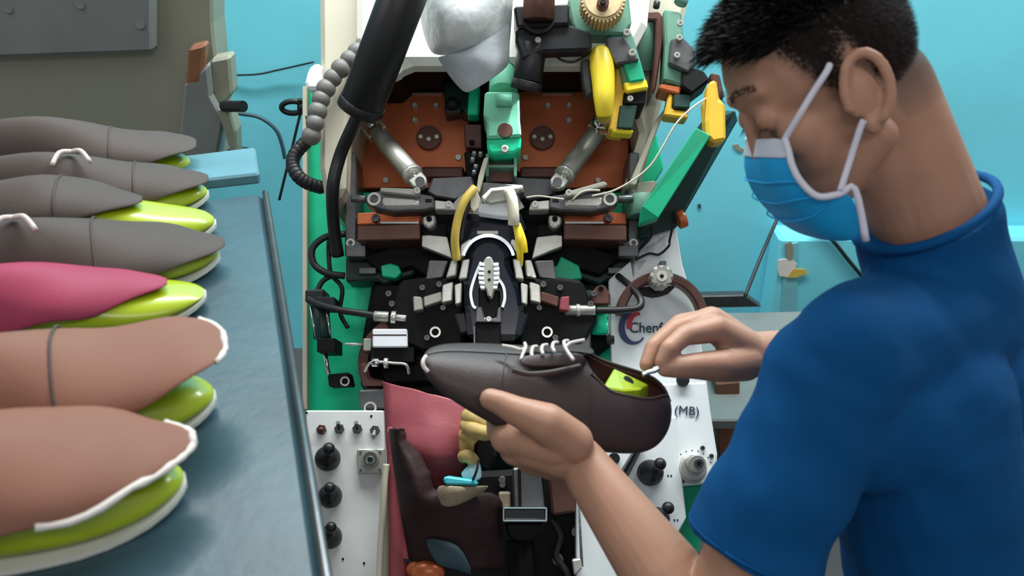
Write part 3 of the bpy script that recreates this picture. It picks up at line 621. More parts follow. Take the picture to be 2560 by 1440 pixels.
# drum and right head
dm=cylp('green_drum',G(1600,60,-.02),G(1604,180,-.05),.030,'green_g',LM,seg=30); 
plate('drum_strap',[(1580,30),(1650,28),(1665,60),(1640,220),(1626,240),(1638,130),(1640,50),(1588,50)],.01,-.05,'brown_d',LM,.003)
plate('drum_tongue',[(1556,50),(1576,36),(1586,80),(1590,130),(1574,90)],.0,-.04,'yellow_o',LM,.003)
plate('right_head',[(1660,20),(1704,30),(1712,120),(1708,215),(1660,200),(1664,110)],.03,-.03,'green_g',LM,.004)
plate('right_clamp',[(1678,96),(1706,90),(1736,120),(1740,160),(1720,180),(1672,158)],.045,.02,'steel_d',LM,.003)
for x,y in [(1698,96),(1692,140),(1700,60)]: bolt(x,y,.047,LM,8)
plate('head_foot',[(1650,208),(1704,216),(1700,236),(1648,222)],.03,-.02,'brown',LM,.003)
plate('right_arm',[(1706,160),(1760,175),(1776,200),(1730,235),(1704,215)],.04,-.02,'black',LM,.004)
plate('hook_insert',[(1684,236),(1728,234),(1724,270),(1684,268)],.03,-.0,'green_d',LM,.002)
f2=MB().pl([(1672,232),(1684,236),(1680,272),(1722,278),(1720,296),(1660,288)],.025,-.01).out('hook_clip','yellow_o',LM,bev=.003)
for x,y in [(1606,20),(1640,20),(1700,12)]: cylp('head_stud',G(x,y,.0),G(x+3,y-16,.0),.006,'blackp',LM)
cylp('thermal_head',G(1700,10,.03),G(1706,-4,.03),.012,'green_g',LM)
yp=plate('paddle_pad',[(1770,205),(1792,196),(1800,250),(1814,255),(1816,350),(1782,356),(1768,340),(1764,300)],.08,.045,'yellow_o',LM,.006)
plate('paddle_back',[(1758,250),(1770,240),(1780,320),(1764,310)],.06,.03,'yellow_o',LM,.004)
plate('paddle_arm',[(1776,180),(1800,185),(1812,240),(1798,252),(1786,240)],.07,.04,'brown_d',LM,.003)
# slanted green beam, shade of its lower side put into the dark green
A=G(1792,300,.02); B=G(1606,566,-.05); u=(B-A).normalized(); n1=V((0,-.55,.83)); s1=u.cross(n1).normalized(); n1=s1.cross(u).normalized()
wd_=.042; hh=.06
if s1.x<0: s1=-s1
def beam(A,B,s,n,w,h): return MB().prism([A-s*w,A+s*w,A+s*w-n*h,A-s*w-n*h],B-A)
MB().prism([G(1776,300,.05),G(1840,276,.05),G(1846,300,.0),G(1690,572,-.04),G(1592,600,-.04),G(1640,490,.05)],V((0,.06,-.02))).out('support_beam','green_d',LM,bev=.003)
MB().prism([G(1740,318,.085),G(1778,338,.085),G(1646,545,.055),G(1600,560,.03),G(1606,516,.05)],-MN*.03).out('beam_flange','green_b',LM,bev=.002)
sm4(cylp('beam_hinge',G(1598,490,-.02),G(1604,540,-.02),.026,'green_g',LM)); plate('hinge_plate',[(1562,458),(1640,450),(1650,478),(1590,498)],-.05,-.07,'cream',LM,.003)
plate('frame_gusset',[(1590,560),(1690,572),(1660,600),(1600,680),(1580,704),(1570,640)],-.06,-.10,'green_d',LM,.003)
sm4(cylp('hinge_nut',G(1694,552,-.02),G(1712,545,-.02),.016,'brown',LM))
plate('back_strap',[(1640,300),(1668,262),(1590,462),(1572,460)],-.02,-.05,'cream',LM,.002)
plate('green_backing',[(1570,470),(1640,330),(1660,420),(1610,500)],-.1,-.14,'green',LM,.003)
hose('signal_wire',[(1480,490,.03),(1530,478,.04),(1580,452,.05),(1625,415,.06),(1655,370,.07),(1690,310,.08),(1730,270,.08),(1775,240,.07)],2.6,'wire',LM)
hose('signal_wire',[(1430,500,.03),(1460,478,.04),(1500,476,.04)],2.6,'wire',LM)
hose('earth_wire',[(1632,560,-.02),(1628,590,-.03),(1600,622,-.05),(1590,626,-.05)],3.5,'rubber',LM)
hose('earth_wire',[(1682,568,-.02),(1674,600,-.03),(1672,615,-.05),(1648,636,-.05),(1622,634,-.05),(1588,650,-.05)],3.2,'rubber',LM)
# ------------------------------------------------------------------ loose materials on the machine
def sheet(name,rows,m,solid=.002,sub=1,label=None,cat=None,parent=None):
    vs=[v for r in rows for v in r]; nc=len(rows[0]); fs=[(i*nc+j,i*nc+j+1,(i+1)*nc+j+1,(i+1)*nc+j) for i in range(len(rows)-1) for j in range(nc-1)]
    o=mk(name,vs,fs,m,parent,smooth=True,solid=solid,sub=sub)
    if label: tag(o,label,cat)
    return o
bag=sheet('plastic_bag',[[G(1040,-60,.10),G(1080,-60,.15),G(1140,-60,.17),G(1200,-60,.17),G(1250,-60,.15),G(1290,-60,.10)],
 [G(1050,0,.10),G(1085,0,.17),G(1140,0,.20),G(1200,0,.19),G(1250,0,.15),G(1284,0,.10)],
 [G(1048,50,.08),G(1085,55,.16),G(1140,58,.20),G(1195,60,.18),G(1240,62,.13),G(1280,60,.08)],
 [G(1062,100,.07),G(1090,108,.14),G(1135,115,.18),G(1190,118,.14),G(1235,112,.11),G(1276,105,.07)],
 [G(1076,132,.06),G(1094,140,.10),G(1125,140,.12),G(1160,132,.10),G(1220,120,.09),G(1276,118,.06)]],'bag',.0015,2,'crumpled white plastic bag hanging over the machine hood','bag')
sheet('cleaning_cloth',[[G(1088,140,.10),G(1120,138,.13),G(1180,122,.14),G(1230,80,.13),G(1278,40,.09)],
 [G(1102,158,.09),G(1130,158,.12),G(1180,150,.15),G(1232,128,.12),G(1276,100,.08)],
 [G(1122,192,.08),G(1148,184,.11),G(1190,176,.12),G(1235,164,.12),G(1275,150,.08)],
 [G(1162,238,.07),G(1180,230,.09),G(1200,218,.10),G(1238,194,.09),G(1272,165,.07)]],'cloth',.002,2,'pale grey cloth corner hanging below the plastic bag','cloth')
# pink leather hide
def torn(name,Lp,Rp,m,label,jag=3,bulge=.02,n=44,mc=14,th=.0025,seed=1):
    rnd=random.Random(seed); L_=spl([V(p) for p in Lp],12); R_=spl([V(p) for p in Rp],12)
    def at(P,t): q=t*(len(P)-1); k=min(int(q),len(P)-2); return P[k].lerp(P[k+1],q-k)
    rows=[]
    for i in range(n):
        t=i/(n-1); a_=at(L_,t); b_=at(R_,t); b_=b_+V((rnd.uniform(-jag,jag),rnd.uniform(-jag,jag)*.6,0)); row=[]
        for k in range(mc):
            u=k/(mc-1); p=a_.lerp(b_,u); w=p.z+bulge*math.sin(math.pi*u)+.004*mnoise.noise(V((p.x*.02,p.y*.015,seed)))
            if i in(0,n-1): p.y+=rnd.uniform(-jag,jag)*.8
            row.append(G(p.x,p.y,w))
        rows.append(row)
    return sheet(name,rows,m,th,0,label,'leather')
torn('pink_leather_piece',[(958,954,.05),(962,1030,.07),(966,1110,.08),(974,1180,.06),(985,1240,.05)],[(1250,1030,.08),(1225,1090,.09),(1172,1145,.10),(1150,1190,.09),(1125,1240,.06)],'pink','large pink leather piece draped over the machine front',2,.035,seed=3)
sheet('pink_leather_strip',[[G(962,1060,.09),G(975,1060,.10),G(992,1070,.10)],[G(968,1180,.09),G(985,1180,.10),G(1010,1180,.08)],[G(972,1300,.09),G(988,1300,.10),G(1018,1300,.08)],[G(970,1420,.09),G(990,1425,.10),G(1025,1430,.08)],[G(968,1520,.09),G(990,1520,.10),G(1025,1520,.08)]],'pink',.003,1,'narrow pink leather strip hanging beside the left panel','leather')
torn('maroon_leather_piece',[(974,1070,.135),(980,1130,.13),(990,1200,.12),(1004,1290,.11),(1016,1360,.10),(1030,1430,.08)],[(1012,1072,.135),(1016,1100,.13),(1046,1132,.13),(1074,1180,.14),(1094,1225,.14),(1240,1236,.11),(1252,1310,.09),(1262,1420,.06)],'maroon','dark maroon leather piece folded below the pink leather',2.2,.03,seed=5)
tag(hose('edge_tubing',[(966,1160,.10),(962,1200,.10),(957,1280,.10),(952,1360,.10),(948,1450,.10),(946,1540,.10)],7.5,'cream',None),'cream tubing running down the right edge of the left panel','tubing')
rc=thing('rubber_bellows',G(1190,1100,.1),'cracked cream rubber bellows beneath the worker\'s thumb','bellows')
MB().tube(spl([G(1170,1040,.14),G(1190,1048,.16),G(1215,1060,.16),G(1236,1072,.15)],4),.013,12).out('fold','rubc',rc,smooth=True)
MB().tube(spl([G(1166,1062,.14),G(1186,1075,.17),G(1210,1082,.17),G(1232,1080,.15)],4),.012,12).out('fold','rubc',rc,smooth=True)
MB().tube(spl([G(1160,1088,.13),G(1176,1092,.15),G(1188,1104,.15)],4),.010,12).out('fold','rubc',rc,smooth=True)
MB().tube(spl([G(1158,1142,.13),G(1172,1140,.15),G(1184,1154,.14)],4),.010,12).out('fold','rubc',rc,smooth=True)
MB().pl([(1190,1092),(1236,1088),(1240,1140),(1220,1180),(1196,1170),(1186,1130)],.13,.08).out('core','black',rc,bev=.004)
MB().tube([G(1172,1050,.13),G(1166,1100,.13),G(1166,1150,.12)],.012,12).out('spine','rubc',rc,smooth=True)
tag(plate('cyan_case',[(1106,1196),(1114,1190),(1190,1200),(1196,1214),(1112,1212)],.17,.13,'cyan',None,.003),'small bright cyan plastic case lying on tan suede','case')
sheet('foil_scrap',[[G(1148,1184,.14),G(1165,1168,.15),G(1178,1152,.15),G(1200,1150,.14)],[G(1156,1196,.15),G(1178,1190,.16),G(1190,1180,.16),G(1204,1170,.14)],[G(1168,1204,.15),G(1182,1204,.155),G(1196,1202,.155),G(1206,1196,.14)]],'cyan_l',.0015,1,'pale blue folded foil scrap behind the cyan case','scrap')
cable('scrap_cord',[G(1196,1150,.168),G(1192,1175,.172),G(1182,1200,.17)],.002,'rubber','black cord lying across the pale blue foil scrap','cord')
sheet('suede_scrap',[[G(1094,1212,.15),G(1115,1212,.17),G(1150,1216,.17),G(1200,1214,.16),G(1230,1212,.13)],[G(1090,1235,.15),G(1115,1240,.17),G(1145,1240,.17),G(1180,1236,.16),G(1210,1228,.13)],[G(1100,1262,.14),G(1112,1268,.15),G(1135,1268,.15),G(1160,1256,.14),G(1180,1246,.12)]],'tan',.004,2,'crumpled tan suede scrap under the cyan case','scrap')
tag(MB().sph(G(1068,1432,.10),(.028,.018,.02),16,10).sph(G(1040,1425,.09),(.016,.014,.014),12,8).out('rust_cloth_bundle','brown',None,smooth=True),'rust brown cloth bundle at the bottom edge beside the pink strip','bundle')
tag(MB().ring(1010,1432,34,26,.09,.06).out('black_collar_ring','blackp',None,smooth=False),'black plastic ring under the pink strip at the bottom edge','ring')
sheet('denim_scrap',[[G(1055,1340,.125),G(1100,1345,.13),G(1150,1360,.13)],[G(1070,1380,.125),G(1120,1385,.13),G(1170,1400,.13)],[G(1090,1420,.12),G(1150,1425,.12),G(1190,1450,.12)]],'bench',.003,1,'dark blue-grey scrap resting on the maroon leather','scrap')
# ------------------------------------------------------------------ left table with lasted shoes
ZT=1.25; AT=math.radians(16.6); TE=V((-math.sin(AT),math.cos(AT),0)); TP=V((-math.cos(AT),-math.sin(AT),0))
T1=onZ(655,482,ZT); T0=T1-TE*1.35
tb_=thing('work_table',V((T1.x-.5,T1.y-.7,0)),'dark teal covered work table with a row of shoes on the left','table')
UZ=V((0,0,1))
MB().prism([T0,T1,T1+TP*1.25,T0+TP*1.25],-UZ*.035).out('table_top','bench',tb_,bev=.006)
MB().prism([T0-UZ*.035+TP*.01,T1-UZ*.035+TP*.01,T1-UZ*.10+TP*.01,T0-UZ*.10+TP*.01],TP*.02).out('apron','steel_d',tb_,bev=.002)
for a,b in ((.04,.06),(1.2,.06),(.04,1.28),(1.2,1.28)):
    c=T1+TP*a-TE*b; MB().prism([c+V((-.02,-.02,-.035)),c+V((.02,-.02,-.035)),c+V((.02,.02,-.035)),c+V((-.02,.02,-.035))],-UZ*(ZT-.035)).out('leg','steel_d',tb_)
MB().add([T1+TE*.02+UZ*.004,T1+TP*.16+TE*.02+UZ*.004,T1+TP*.17+TE*.115+UZ*.012,T1+TE*.125+UZ*.012]+[T1+TE*.02+UZ*.020,T1+TP*.16+TE*.02+UZ*.020,T1+TP*.17+TE*.115+UZ*.018,T1+TE*.125+UZ*.018],[(0,1,2,3),(4,5,6,7),(0,1,5,4),(1,2,6,5),(2,3,7,6),(3,0,4,7)]).out('end_flap','bench_l',tb_,bev=.003)
MB().tube([T1+UZ*.0-TP*.004,T1-TE*.66-TP*.004,T0-TP*.004],.004,8).out('edge_piping','steel_d',tb_,smooth=True)
def interp(tab,s):
    for (a,b),(c,d) in zip(tab,tab[1:]):
        if s<=c: return b+(d-b)*(s-a)/(c-a)
    return tab[-1][1]
HW=[(0,.006),(.006,.017),(.015,.025),(.03,.033),(.055,.041),(.085,.045),(.12,.042),(.17,.034),(.23,.032),(.265,.025),(.28,.006)]
HT=[(0,.016),(.01,.026),(.03,.035),(.06,.045),(.1,.058),(.14,.078),(.18,.092),(.24,.088),(.28,.06)]
SS=[0,.004,.010,.018,.03,.045,.06,.08,.1,.12,.145,.17,.2,.23,.25,.265,.275,.28]
def table_shoe(x,y,ang,lea,label,tip=(.012,.05),lace=False,rimlen=.0,seam=.12,wide=1.0,lift=.0,hsc=1.0,pt=1.0):
    o0=onZ(x,y,ZT+.008); o0.z=ZT; a=math.radians(ang); t=V((math.cos(a),math.sin(a),0)); l=V((-math.sin(a),math.cos(a),0))
    o0=o0
    def W(px,py,pz): return o0+t*px+l*py+UZ*pz
    r=thing('lasted_shoe',o0-t*.14,label,'shoe','shoes lined up on the work table')
    # insole board
    vs=[];n=len(SS)
    for s in SS: 
        h=interp(HW,s)*1.015; sp_=.010*max(0,1-s/.06)**2
        vs+=[W(-s+.001,h,.001+sp_),W(-s+.001,-h,.001+sp_),W(-s+.001,-h,.0055+sp_),W(-s+.001,h,.0055+sp_)]
    fs=[]
    for i in range(n-1):
        for q in range(4): fs.append((i*4+q,i*4+(q+1)%4,i*4+4+(q+1)%4,i*4+4+q))
    fs+=[(0,1,2,3),(n*4-1,n*4-2,n*4-3,n*4-4)]
    mk('insole_board',vs,fs,'insole',r)
    # last
    K=14; vs=[];fs=[]
    for s in SS:
        h=interp(HW,s); T=interp(HT,s)*hsc; sp_=.010*max(0,1-s/.06)**2
        for k in range(K+1):
            q=math.pi*k/K; c_=math.cos(q); s_=math.sin(q)
            vs.append(W(-s,h*(abs(c_)**.75)*(1 if c_>0 else -1),.007+sp_+(T-.007-sp_*.5)*abs(s_)**.8))
    for i in range(n-1):
        for k in range(K): fs.append((i*(K+1)+k,i*(K+1)+k+1,(i+1)*(K+1)+k+1,(i+1)*(K+1)+k))
        fs.append((i*(K+1)+K,i*(K+1),(i+1)*(K+1),(i+1)*(K+1)+K))
    fs+=[tuple(range(K+1)),tuple(range((n-1)*(K+1),n*(K+1)))[::-1]]
    mk('shoe_last',vs,fs,'lime',r,smooth=True,sub=1)
    # loose upper hood
    tx,tz=tip; K=16
    US=[0,.003,.009,.018,.03,.045,.065,.085,.105,.13,.16,.19,.22,.25,.275,.29]
    UW=[(0,.010),(.003,.018),(.009,.027),(.018,.034),(.03,.040),(.045,.046),(.065,.051),(.085,.055),(.12,.056),(.16,.048),(.2,.044),(.25,.040),(.29,.016)]
    UT=[(0,tz),(.03,tz+.008),(.06,max(tz+.012,.060)),(.1,.072),(.14,.088),(.18,.100),(.25,.100),(.29,.08)]
    DR=[(0,.002),(.02,.006),(.045,.013),(.085,.028),(.13,.045),(.18,.07),(.25,.08),(.29,.07)]
    rows=[];rim=[]
    for s in US:
        h=max(interp(UW,s)*wide,(interp(HW,max(0,s-tx))+.004)*min(1,s/.07) if tx>-.01 or s>.1 else 0); T=max(interp(UT,s)*hsc+lift*(1-min(1,s/.25)*.5),interp(HT,max(0,s-tx))*hsc+.010 if s-tx>0 else 0); dr=interp(DR,s)
        h*=pt+(1-pt)*min(1,s/.075)
        row=[]
        for k in range(K+1):
            q=-1+2*k/K; a2=q*math.pi/2*.97
            yy=h*math.sin(a2)**1 if True else 0
            zz=T-dr*(1-math.cos(a2))**.85-(.004*math.sin(s*70+q*3) if s>.03 else 0)*(abs(q))
            row.append(W(tx-s,yy,max(zz,.012)))
        rows.append(row)
    vs=[v for q in rows for v in q]; fs=[(i*(K+1)+k,i*(K+1)+k+1,(i+1)*(K+1)+k+1,(i+1)*(K+1)+k) for i in range(len(US)-1) for k in range(K)]
    up=mk('upper',vs,fs,lea,r,smooth=True,solid=.0022,sub=1)
    si=min(range(len(US)),key=lambda i:abs(US[i]-seam))
    MB().tube([p+UZ*.0016 for p in rows[si]],.0013,6).out('toe_cap_seam','seam',up,smooth=True)
    if rimlen:
        pts=[rows[i][0] for i in range(rimlen,-1,-1)]+rows[0][1:-1]+[rows[i][-1] for i in range(0,4)]
        MB().tube([p+UZ*.000 for p in spl(pts,2)],.0042,8,rs=[.0021+.0014*random.random() for _ in range(len(spl(pts,2)))]).out('lining_edge','lining',up,smooth=True)
    if lace:
        for j,(sx,sy) in enumerate(lace):
            c=W(tx-sx,sy,interp(UT,sx)*hsc+.006+lift*.6)
            MB().tube(spl([c,c+t*.012-l*.012+UZ*.004,c+t*.022-l*.03-UZ*.004],4),.0028,8).out('lace','lace',r,smooth=True)
            MB().tube(spl([c,c-t*.012-l*.010+UZ*.004,c-t*.02-l*.028-UZ*.004],4),.0028,8).out('lace','lace',r,smooth=True)
    return r
table_shoe(480,422,16,'lea_g','farthest grey-brown leather shoe on its lime last at the table end',(.012,.045),seam=.1)
table_shoe(522,494,17,'lea_g','grey-brown leather shoe second from the table end',(.004,.040),seam=.085,lace=[(.15,.0)],hsc=.9,pt=.7)
table_shoe(540,568,15,'lea_g','grey-brown leather shoe whose pointed upper leaves its lime toe bare',(-.075,.048),seam=.08,hsc=.9,pt=.5)
table_shoe(550,646,20,'lea_g','large grey-brown laced leather shoe with a loose pointed toe beside the rose one',(.008,.034),seam=.13,lace=[(.2,.0)],wide=1.15,hsc=.85,pt=.6)
table_shoe(515,748,14,'lea_p','rose pink leather shoe with an exposed lime green toe',(-.034,.040),seam=.2,wide=.9,hsc=.68,pt=.5)
table_shoe(540,1002,20,'lea_t','tan leather shoe with frayed white lining at its blunt toe',(.016,.054),seam=.13,rimlen=2,lace=[(.19,-.01)],wide=1.2,lift=.016)
table_shoe(465,1212,22,'lea_t','nearest tan leather shoe at the bottom left of the table',(.012,.034),seam=.15,rimlen=8,wide=1.2,lift=.018,pt=.55)
# ------------------------------------------------------------------ the shoe in the worker's hands
HD=[(1060,.985),(1400,1.035),(1680,1.06)]
def hd(x): return interp([(900,.97)]+HD,x) if x>1060 else .985
hs=thing('held_shoe',D(1400,1000,1.04),'dark taupe lace-up leather shoe held in both hands','shoe')
# contour table: x, top y, bottom y, half depth
CT=[(1058,898,914,.004),(1066,888,930,.016),(1085,880,950,.024),(1115,876,972,.030),(1150,875,995,.035),(1200,876,1024,.040),(1250,878,1050,.044),(1300,880,1072,.046),(1350,880,1092,.046),(1400,878,1104,.044),(1440,876,1110,.041),(1460,876,1113,.040),
    (1470,878,1114,.039),(1510,892,1119,.037),(1550,908,1122,.036),(1590,924,1120,.035),(1620,940,1110,.033),(1645,956,1090,.028),(1664,975,1062,.020),(1674,1000,1032,.008)]
LAT=(CF*.80+CU*.48+CR*-.10).normalized()       # across the shoe, away from the viewer
K=22; rows=[]; inner=[]
for x,ty,by,hw in CT:
    d=hd(x); top=D(x,ty,d); bot=D(x+ (0 if x<1600 else 0),by,d); c=(top+bot)/2; hv=(top-bot)/2
    k=interp([(1058,0),(1460,0.0),(1470,.30),(1510,.46),(1580,.46),(1630,.36),(1660,.2),(1674,0)],x)
    # reduce the height so the width seen from above is included
    hs_=.93
    row=[]
    for j in range(K+1):
        q=math.pi*(k*.62)+ (2*math.pi-2*math.pi*k*.62)*j/K     # angle from the top, round the near side, bottom, far side
        s_,c_=math.sin(q),math.cos(q)
        e=.85
        row.append(c+hv*hs_*(abs(c_)**e*(1 if c_>0 else -1))-LAT*hw*(abs(s_)**.8*(1 if s_>0 else -1)))
    rows.append(row)
vs=[v for q in rows for v in q]; nK=K+1
fs=[(i*nK+k,i*nK+k+1,(i+1)*nK+k+1,(i+1)*nK+k) for i in range(len(rows)-1) for k in range(K)]
up=mk('upper',vs,fs,'lea_h',hs,smooth=True,solid=.0022,sub=2)
# inside lining
ctr=sum(vs,V())/len(vs)
lr=[]
for i in range(9,len(rows)):
    cc=sum(rows[i],V())/nK; lr.append([cc+(p-cc)*.93 for p in rows[i]])
vs2=[v for q in lr for v in q]; fs2=[(i*nK+k,i*nK+k+1,(i+1)*nK+k+1,(i+1)*nK+k) for i in range(len(lr)-1) for k in range(K)]
mk('lining',vs2,fs2,'inner',hs,smooth=True,solid=.001,sub=1)
# collar piping, toe lining edge, laces, last inside, seams
MB().tube(spl([rows[i][0] for i in range(12,20)]+[rows[i][-1] for i in range(19,11,-1)],3),.0016,8).out('collar_piping','lea_h',hs,smooth=True)
MB().tube(spl([D(1066,890,.975),D(1059,899,.972),D(1057,908,.970),D(1060,918,.970),D(1070,929,.972)],4),.0022,8).out('lining_edge','lining',up,smooth=True)
LS=CF*-1
def sp3(pts): return [D(*p) for p in pts]
for pts in ([(1255,864,1.0),(1280,868,1.0),(1302,874,.995),(1308,872,.992)],[(1312,858,1.01),(1314,868,1.0),(1308,882,.985),(1302,900,.975)],
            [(1342,866,1.01),(1332,868,1.0),(1329,880,.985),(1330,892,.977)],[(1368,862,1.01),(1357,864,1.0),(1354,874,.985),(1358,886,.977)],[(1394,856,1.01),(1384,857,1.0),(1381,868,.985),(1387,880,.977)],
            [(1420,852,1.01),(1410,854,1.0),(1413,868,.985),(1422,884,.975),(1434,900,.968)],[(1414,868,.99),(1425,858,.995),(1445,853,1.0),(1462,850,1.0)]):
    MB().tube(spl(sp3(pts),4),.0019,8).out('lace','lace',hs,smooth=True)
sheet('tongue',[[D(1296,876,1.03),D(1350,866,1.035),D(1410,860,1.04),D(1450,858,1.05),D(1490,872,1.06)],[D(1296,886,1.0),D(1350,882,1.0),D(1410,878,1.0),D(1450,880,1.0),D(1488,892,1.01)]],'lea_h',.002,1,parent=hs)
sheet('eyestay',[[D(1308,884,.978),D(1350,884,.980),D(1400,880,.984),D(1450,880,.99),D(1466,890,.995)],[D(1290,912,.966),D(1330,920,.969),D(1380,918,.975),D(1430,915,.982),D(1452,918,.99)]],'lea_h',.002,1,parent=hs)
MB().tube(spl(sp3([(1282,925,.960),(1320,935,.962),(1370,932,.966),(1420,922,.973),(1450,915,.982)]),5),.0030,8).out('vamp_fold','lea_h',hs,smooth=True)
MB().tube(spl(sp3([(1268,880,.99),(1260,920,.965),(1256,960,.958),(1262,1010,.965)]),5),.0008,6).out('toe_cap_seam','seam',hs,smooth=True)
lst=MB().prism([D(1506,968,1.022),D(1535,920,1.062),D(1622,962,1.07),D(1600,972,1.035),D(1560,975,1.024)],(CU*-1)*.022+CF*.006).out('shoe_last','lime',hs,bev=.0015)
ln=(D(1535,920,1.062)-D(1506,968,1.022)).cross(D(1622,962,1.07)-D(1506,968,1.022)).normalized(); ln=ln if ln.dot(CF)<0 else -ln
lc_=onP(1572,950,D(1506,968,1.022)+ln*.003,ln); MB().cyl(lc_,lc_-ln*.002,.0065,seg=18).out('last_hole','black',lst)
# awl
aw=thing('lacing_awl',D(1700,905,1.03),'silver hooked awl pinched in the right hand over the shoe heel','awl')
MB().tube(spl(sp3([(1606,938,1.025),(1622,930,1.025),(1640,925,1.025),(1654,912,1.027),(1668,906,1.03)]),4),.0028,10,).out('hook','chrome',aw,smooth=True)
MB().tube(sp3([(1668,906,1.03),(1740,896,1.05),(1812,886,1.065)]),.0055,14).out('handle','rubber',aw,smooth=True)
MB().cyl(D(1810,886,1.065),D(1826,883,1.068),.0075,.006,16).out('end_cap','chrome',aw)
# ------------------------------------------------------------------ the worker
def capsule(mb,a,b,r0,r1=None,sc=None,ax=None,seg=18,flat=False):
    "tapered round-ended limb; sc squashes along direction ax"
    r1=r0 if r1 is None else r1; a=V(a);b=V(b); d=(b-a); Ln=max(d.length,1e-5); d=d/Ln
    u=(ax-d*ax.dot(d)).normalized() if ax is not None else d.orthogonal().normalized(); w=d.cross(u); su=sc or 1
    rings=[]
    N=5
    st=[(a-d*r0*math.cos(q)*1,r0*math.sin(q)) for q in [math.pi/2*i/N for i in range(1,N+1)]] if not flat else [(a,r0)]
    st+=[(a+d*Ln*i/4,r0+(r1-r0)*i/4) for i in range(1,4)]
    st+=[(b+d*r1*math.sin(q),r1*math.cos(q)) for q in [math.pi/2*i/N for i in range(0,N)]] if flat!=2 and not flat else [(b,r1)]
    vs=[]
    for c,r in st: vs+=[c+(u*su*math.cos(6.28318*k/seg)+w*math.sin(6.28318*k/seg))*r for k in range(seg)]
    n=len(st); fs=[(i*seg+k,i*seg+(k+1)%seg,(i+1)*seg+(k+1)%seg,(i+1)*seg+k) for i in range(n-1) for k in range(seg)]
    fs+=[tuple(range(seg))[::-1],tuple(range((n-1)*seg,n*seg))]
    mb.add(vs,fs)
def chain(mb,pts,rs,**k):
    for i in range(len(pts)-1): capsule(mb,pts[i],pts[i+1],rs[i],rs[i+1],**k)
def remesh(mb,name,m,parent,vox,smooth=4,fn=None):
    me=bpy.data.meshes.new('t'); me.from_pydata(mb.v,[],mb.f); b=bmesh.new(); b.from_mesh(me)
    b.to_mesh(me); b.free()
    t=bpy.data.objects.new('t',me); COL.objects.link(t)
    q=t.modifiers.new('r','REMESH'); q.mode='VOXEL'; q.voxel_size=vox
    q=t.modifiers.new('s','SMOOTH'); q.factor=.5; q.iterations=smooth
    bpy.context.view_layer.update()
    e=bpy.data.meshes.new_from_object(t.evaluated_get(bpy.context.evaluated_depsgraph_get()))
    bpy.data.objects.remove(t)
    if fn: fn(e)
    c=sum((v.co for v in e.vertices),V())/len(e.vertices); e.transform(Matrix.Translation(-c)); e.name=name
    e.materials.clear(); e.materials.append(M[m] if isinstance(m,str) else m); e.polygons.foreach_set('use_smooth',[True]*len(e.polygons))
    return _link(name,e,parent,c)
HS=.99
left=(CR*.02+CU*-.16+CF*-.985).normalized()
fw=(CR*-.90+CU*-.55+CF*.10); fw=(fw-left*fw.dot(left)).normalized(); hu=fw.cross(left).normalized()
EAR=D(2146,238,.80); HC=EAR-left*.078*HS
XS=1
def H(x,y,z): return HC+(fw*x*XS+left*y+hu*z)*HS
HM=Matrix((fw,left,hu)).transposed()
def HP(px,py,ly):
    "point of the head at lateral offset ly that lies at this place of the photograph"
    return onP(px,py,HC+left*ly*HS,left)
Ls=D(2085,945,.86); Rs=Ls+V((.22,.27,-.07)); lat=(Rs-Ls).normalized()
NB=(Ls+Rs)/2+V((.048,-.01,.058)); PEL=NB+V((.13,-.07,-.52))
PR=thing('person',V((PEL.x,PEL.y,0)),'person in a blue shirt and surgical mask leaning over the machine','person')
El=D(1775,1600,.90); Wl=D(1450,1150,.985)
Er=D(2190,900,1.26); Wr=D(1880,885,1.10)
B=MB()
E=lambda c,r: B.sph(H(*c),[r[0]*HS*XS,r[1]*HS,r[2]*HS],20,14,HM)
E((-.010,0,.045),(.089,.076,.083)); E((.024,0,.054),(.049,.061,.054)); E((.032,0,-.02),(.042,.057,.062)); E((.032,0,-.062),(.042,.045,.034)); E((.063,0,-.083),(.017,.021,.016)); E((-.005,0,-.01),(.07,.067,.05))
for s in (-1,1):
    capsule(B,H(-.008,s*.057,-.045),H(.052,s*.022,-.084),.017*HS,.014*HS); E((.044,s*.038,-.008),(.026,.020,.026))
    capsule(B,H(.062,s*.040,.046),H(.074,s*.008,.045),.0095*HS,.0085*HS); E((.0625,s*.031,.019),(.0135,.0145,.0125))
    E((.076,s*.010,-.024),(.009,.008,.008))
    # ear
    P=[]
    for i in range(13):
        a=math.radians(-70+ i*22); P.append(H(-.006-.019*math.cos(a)*1.0+ (-.006)*math.sin(a), s*(.083+.008*max(0,math.cos(a))), .002+.031*math.sin(a)))
    chain(B,P,[.0052*HS]*13,seg=10)
    B.sph(H(-.004,s*.079,.0),[.015*HS,.007*HS,.026*HS],14,10,HM); B.sph(H(.002,s*.080,-.028),[.009*HS,.006*HS,.010*HS],12,8,HM)
    capsule(B,H(.008,s*.078,.006),H(.010,s*.080,-.012),.0055*HS,.005*HS,seg=10)
capsule(B,H(.073,0,.030),H(.081,0,-.016),.0065*HS,.0085*HS); E((.078,0,-.020),(.009,.010,.008)); E((.072,0,-.054),(.010,.022,.012))
nk=H(-.045,0,-.02)
capsule(B,nk,NB+V((0,0,.01)),.052,.056,seg=24); capsule(B,H(-.025,0,-.05),NB+fw*.0,.042,.05,seg=24)
# torso core
capsule(B,NB+V((0,0,-.03)),Ls,.05,.048); capsule(B,NB+V((0,0,-.03)),Rs,.05,.048)
for s in (-.08,0,.08): capsule(B,NB+lat*s*1.1+V((.01,-.01,-.11)),PEL+lat*s,.085,.09,seg=24)
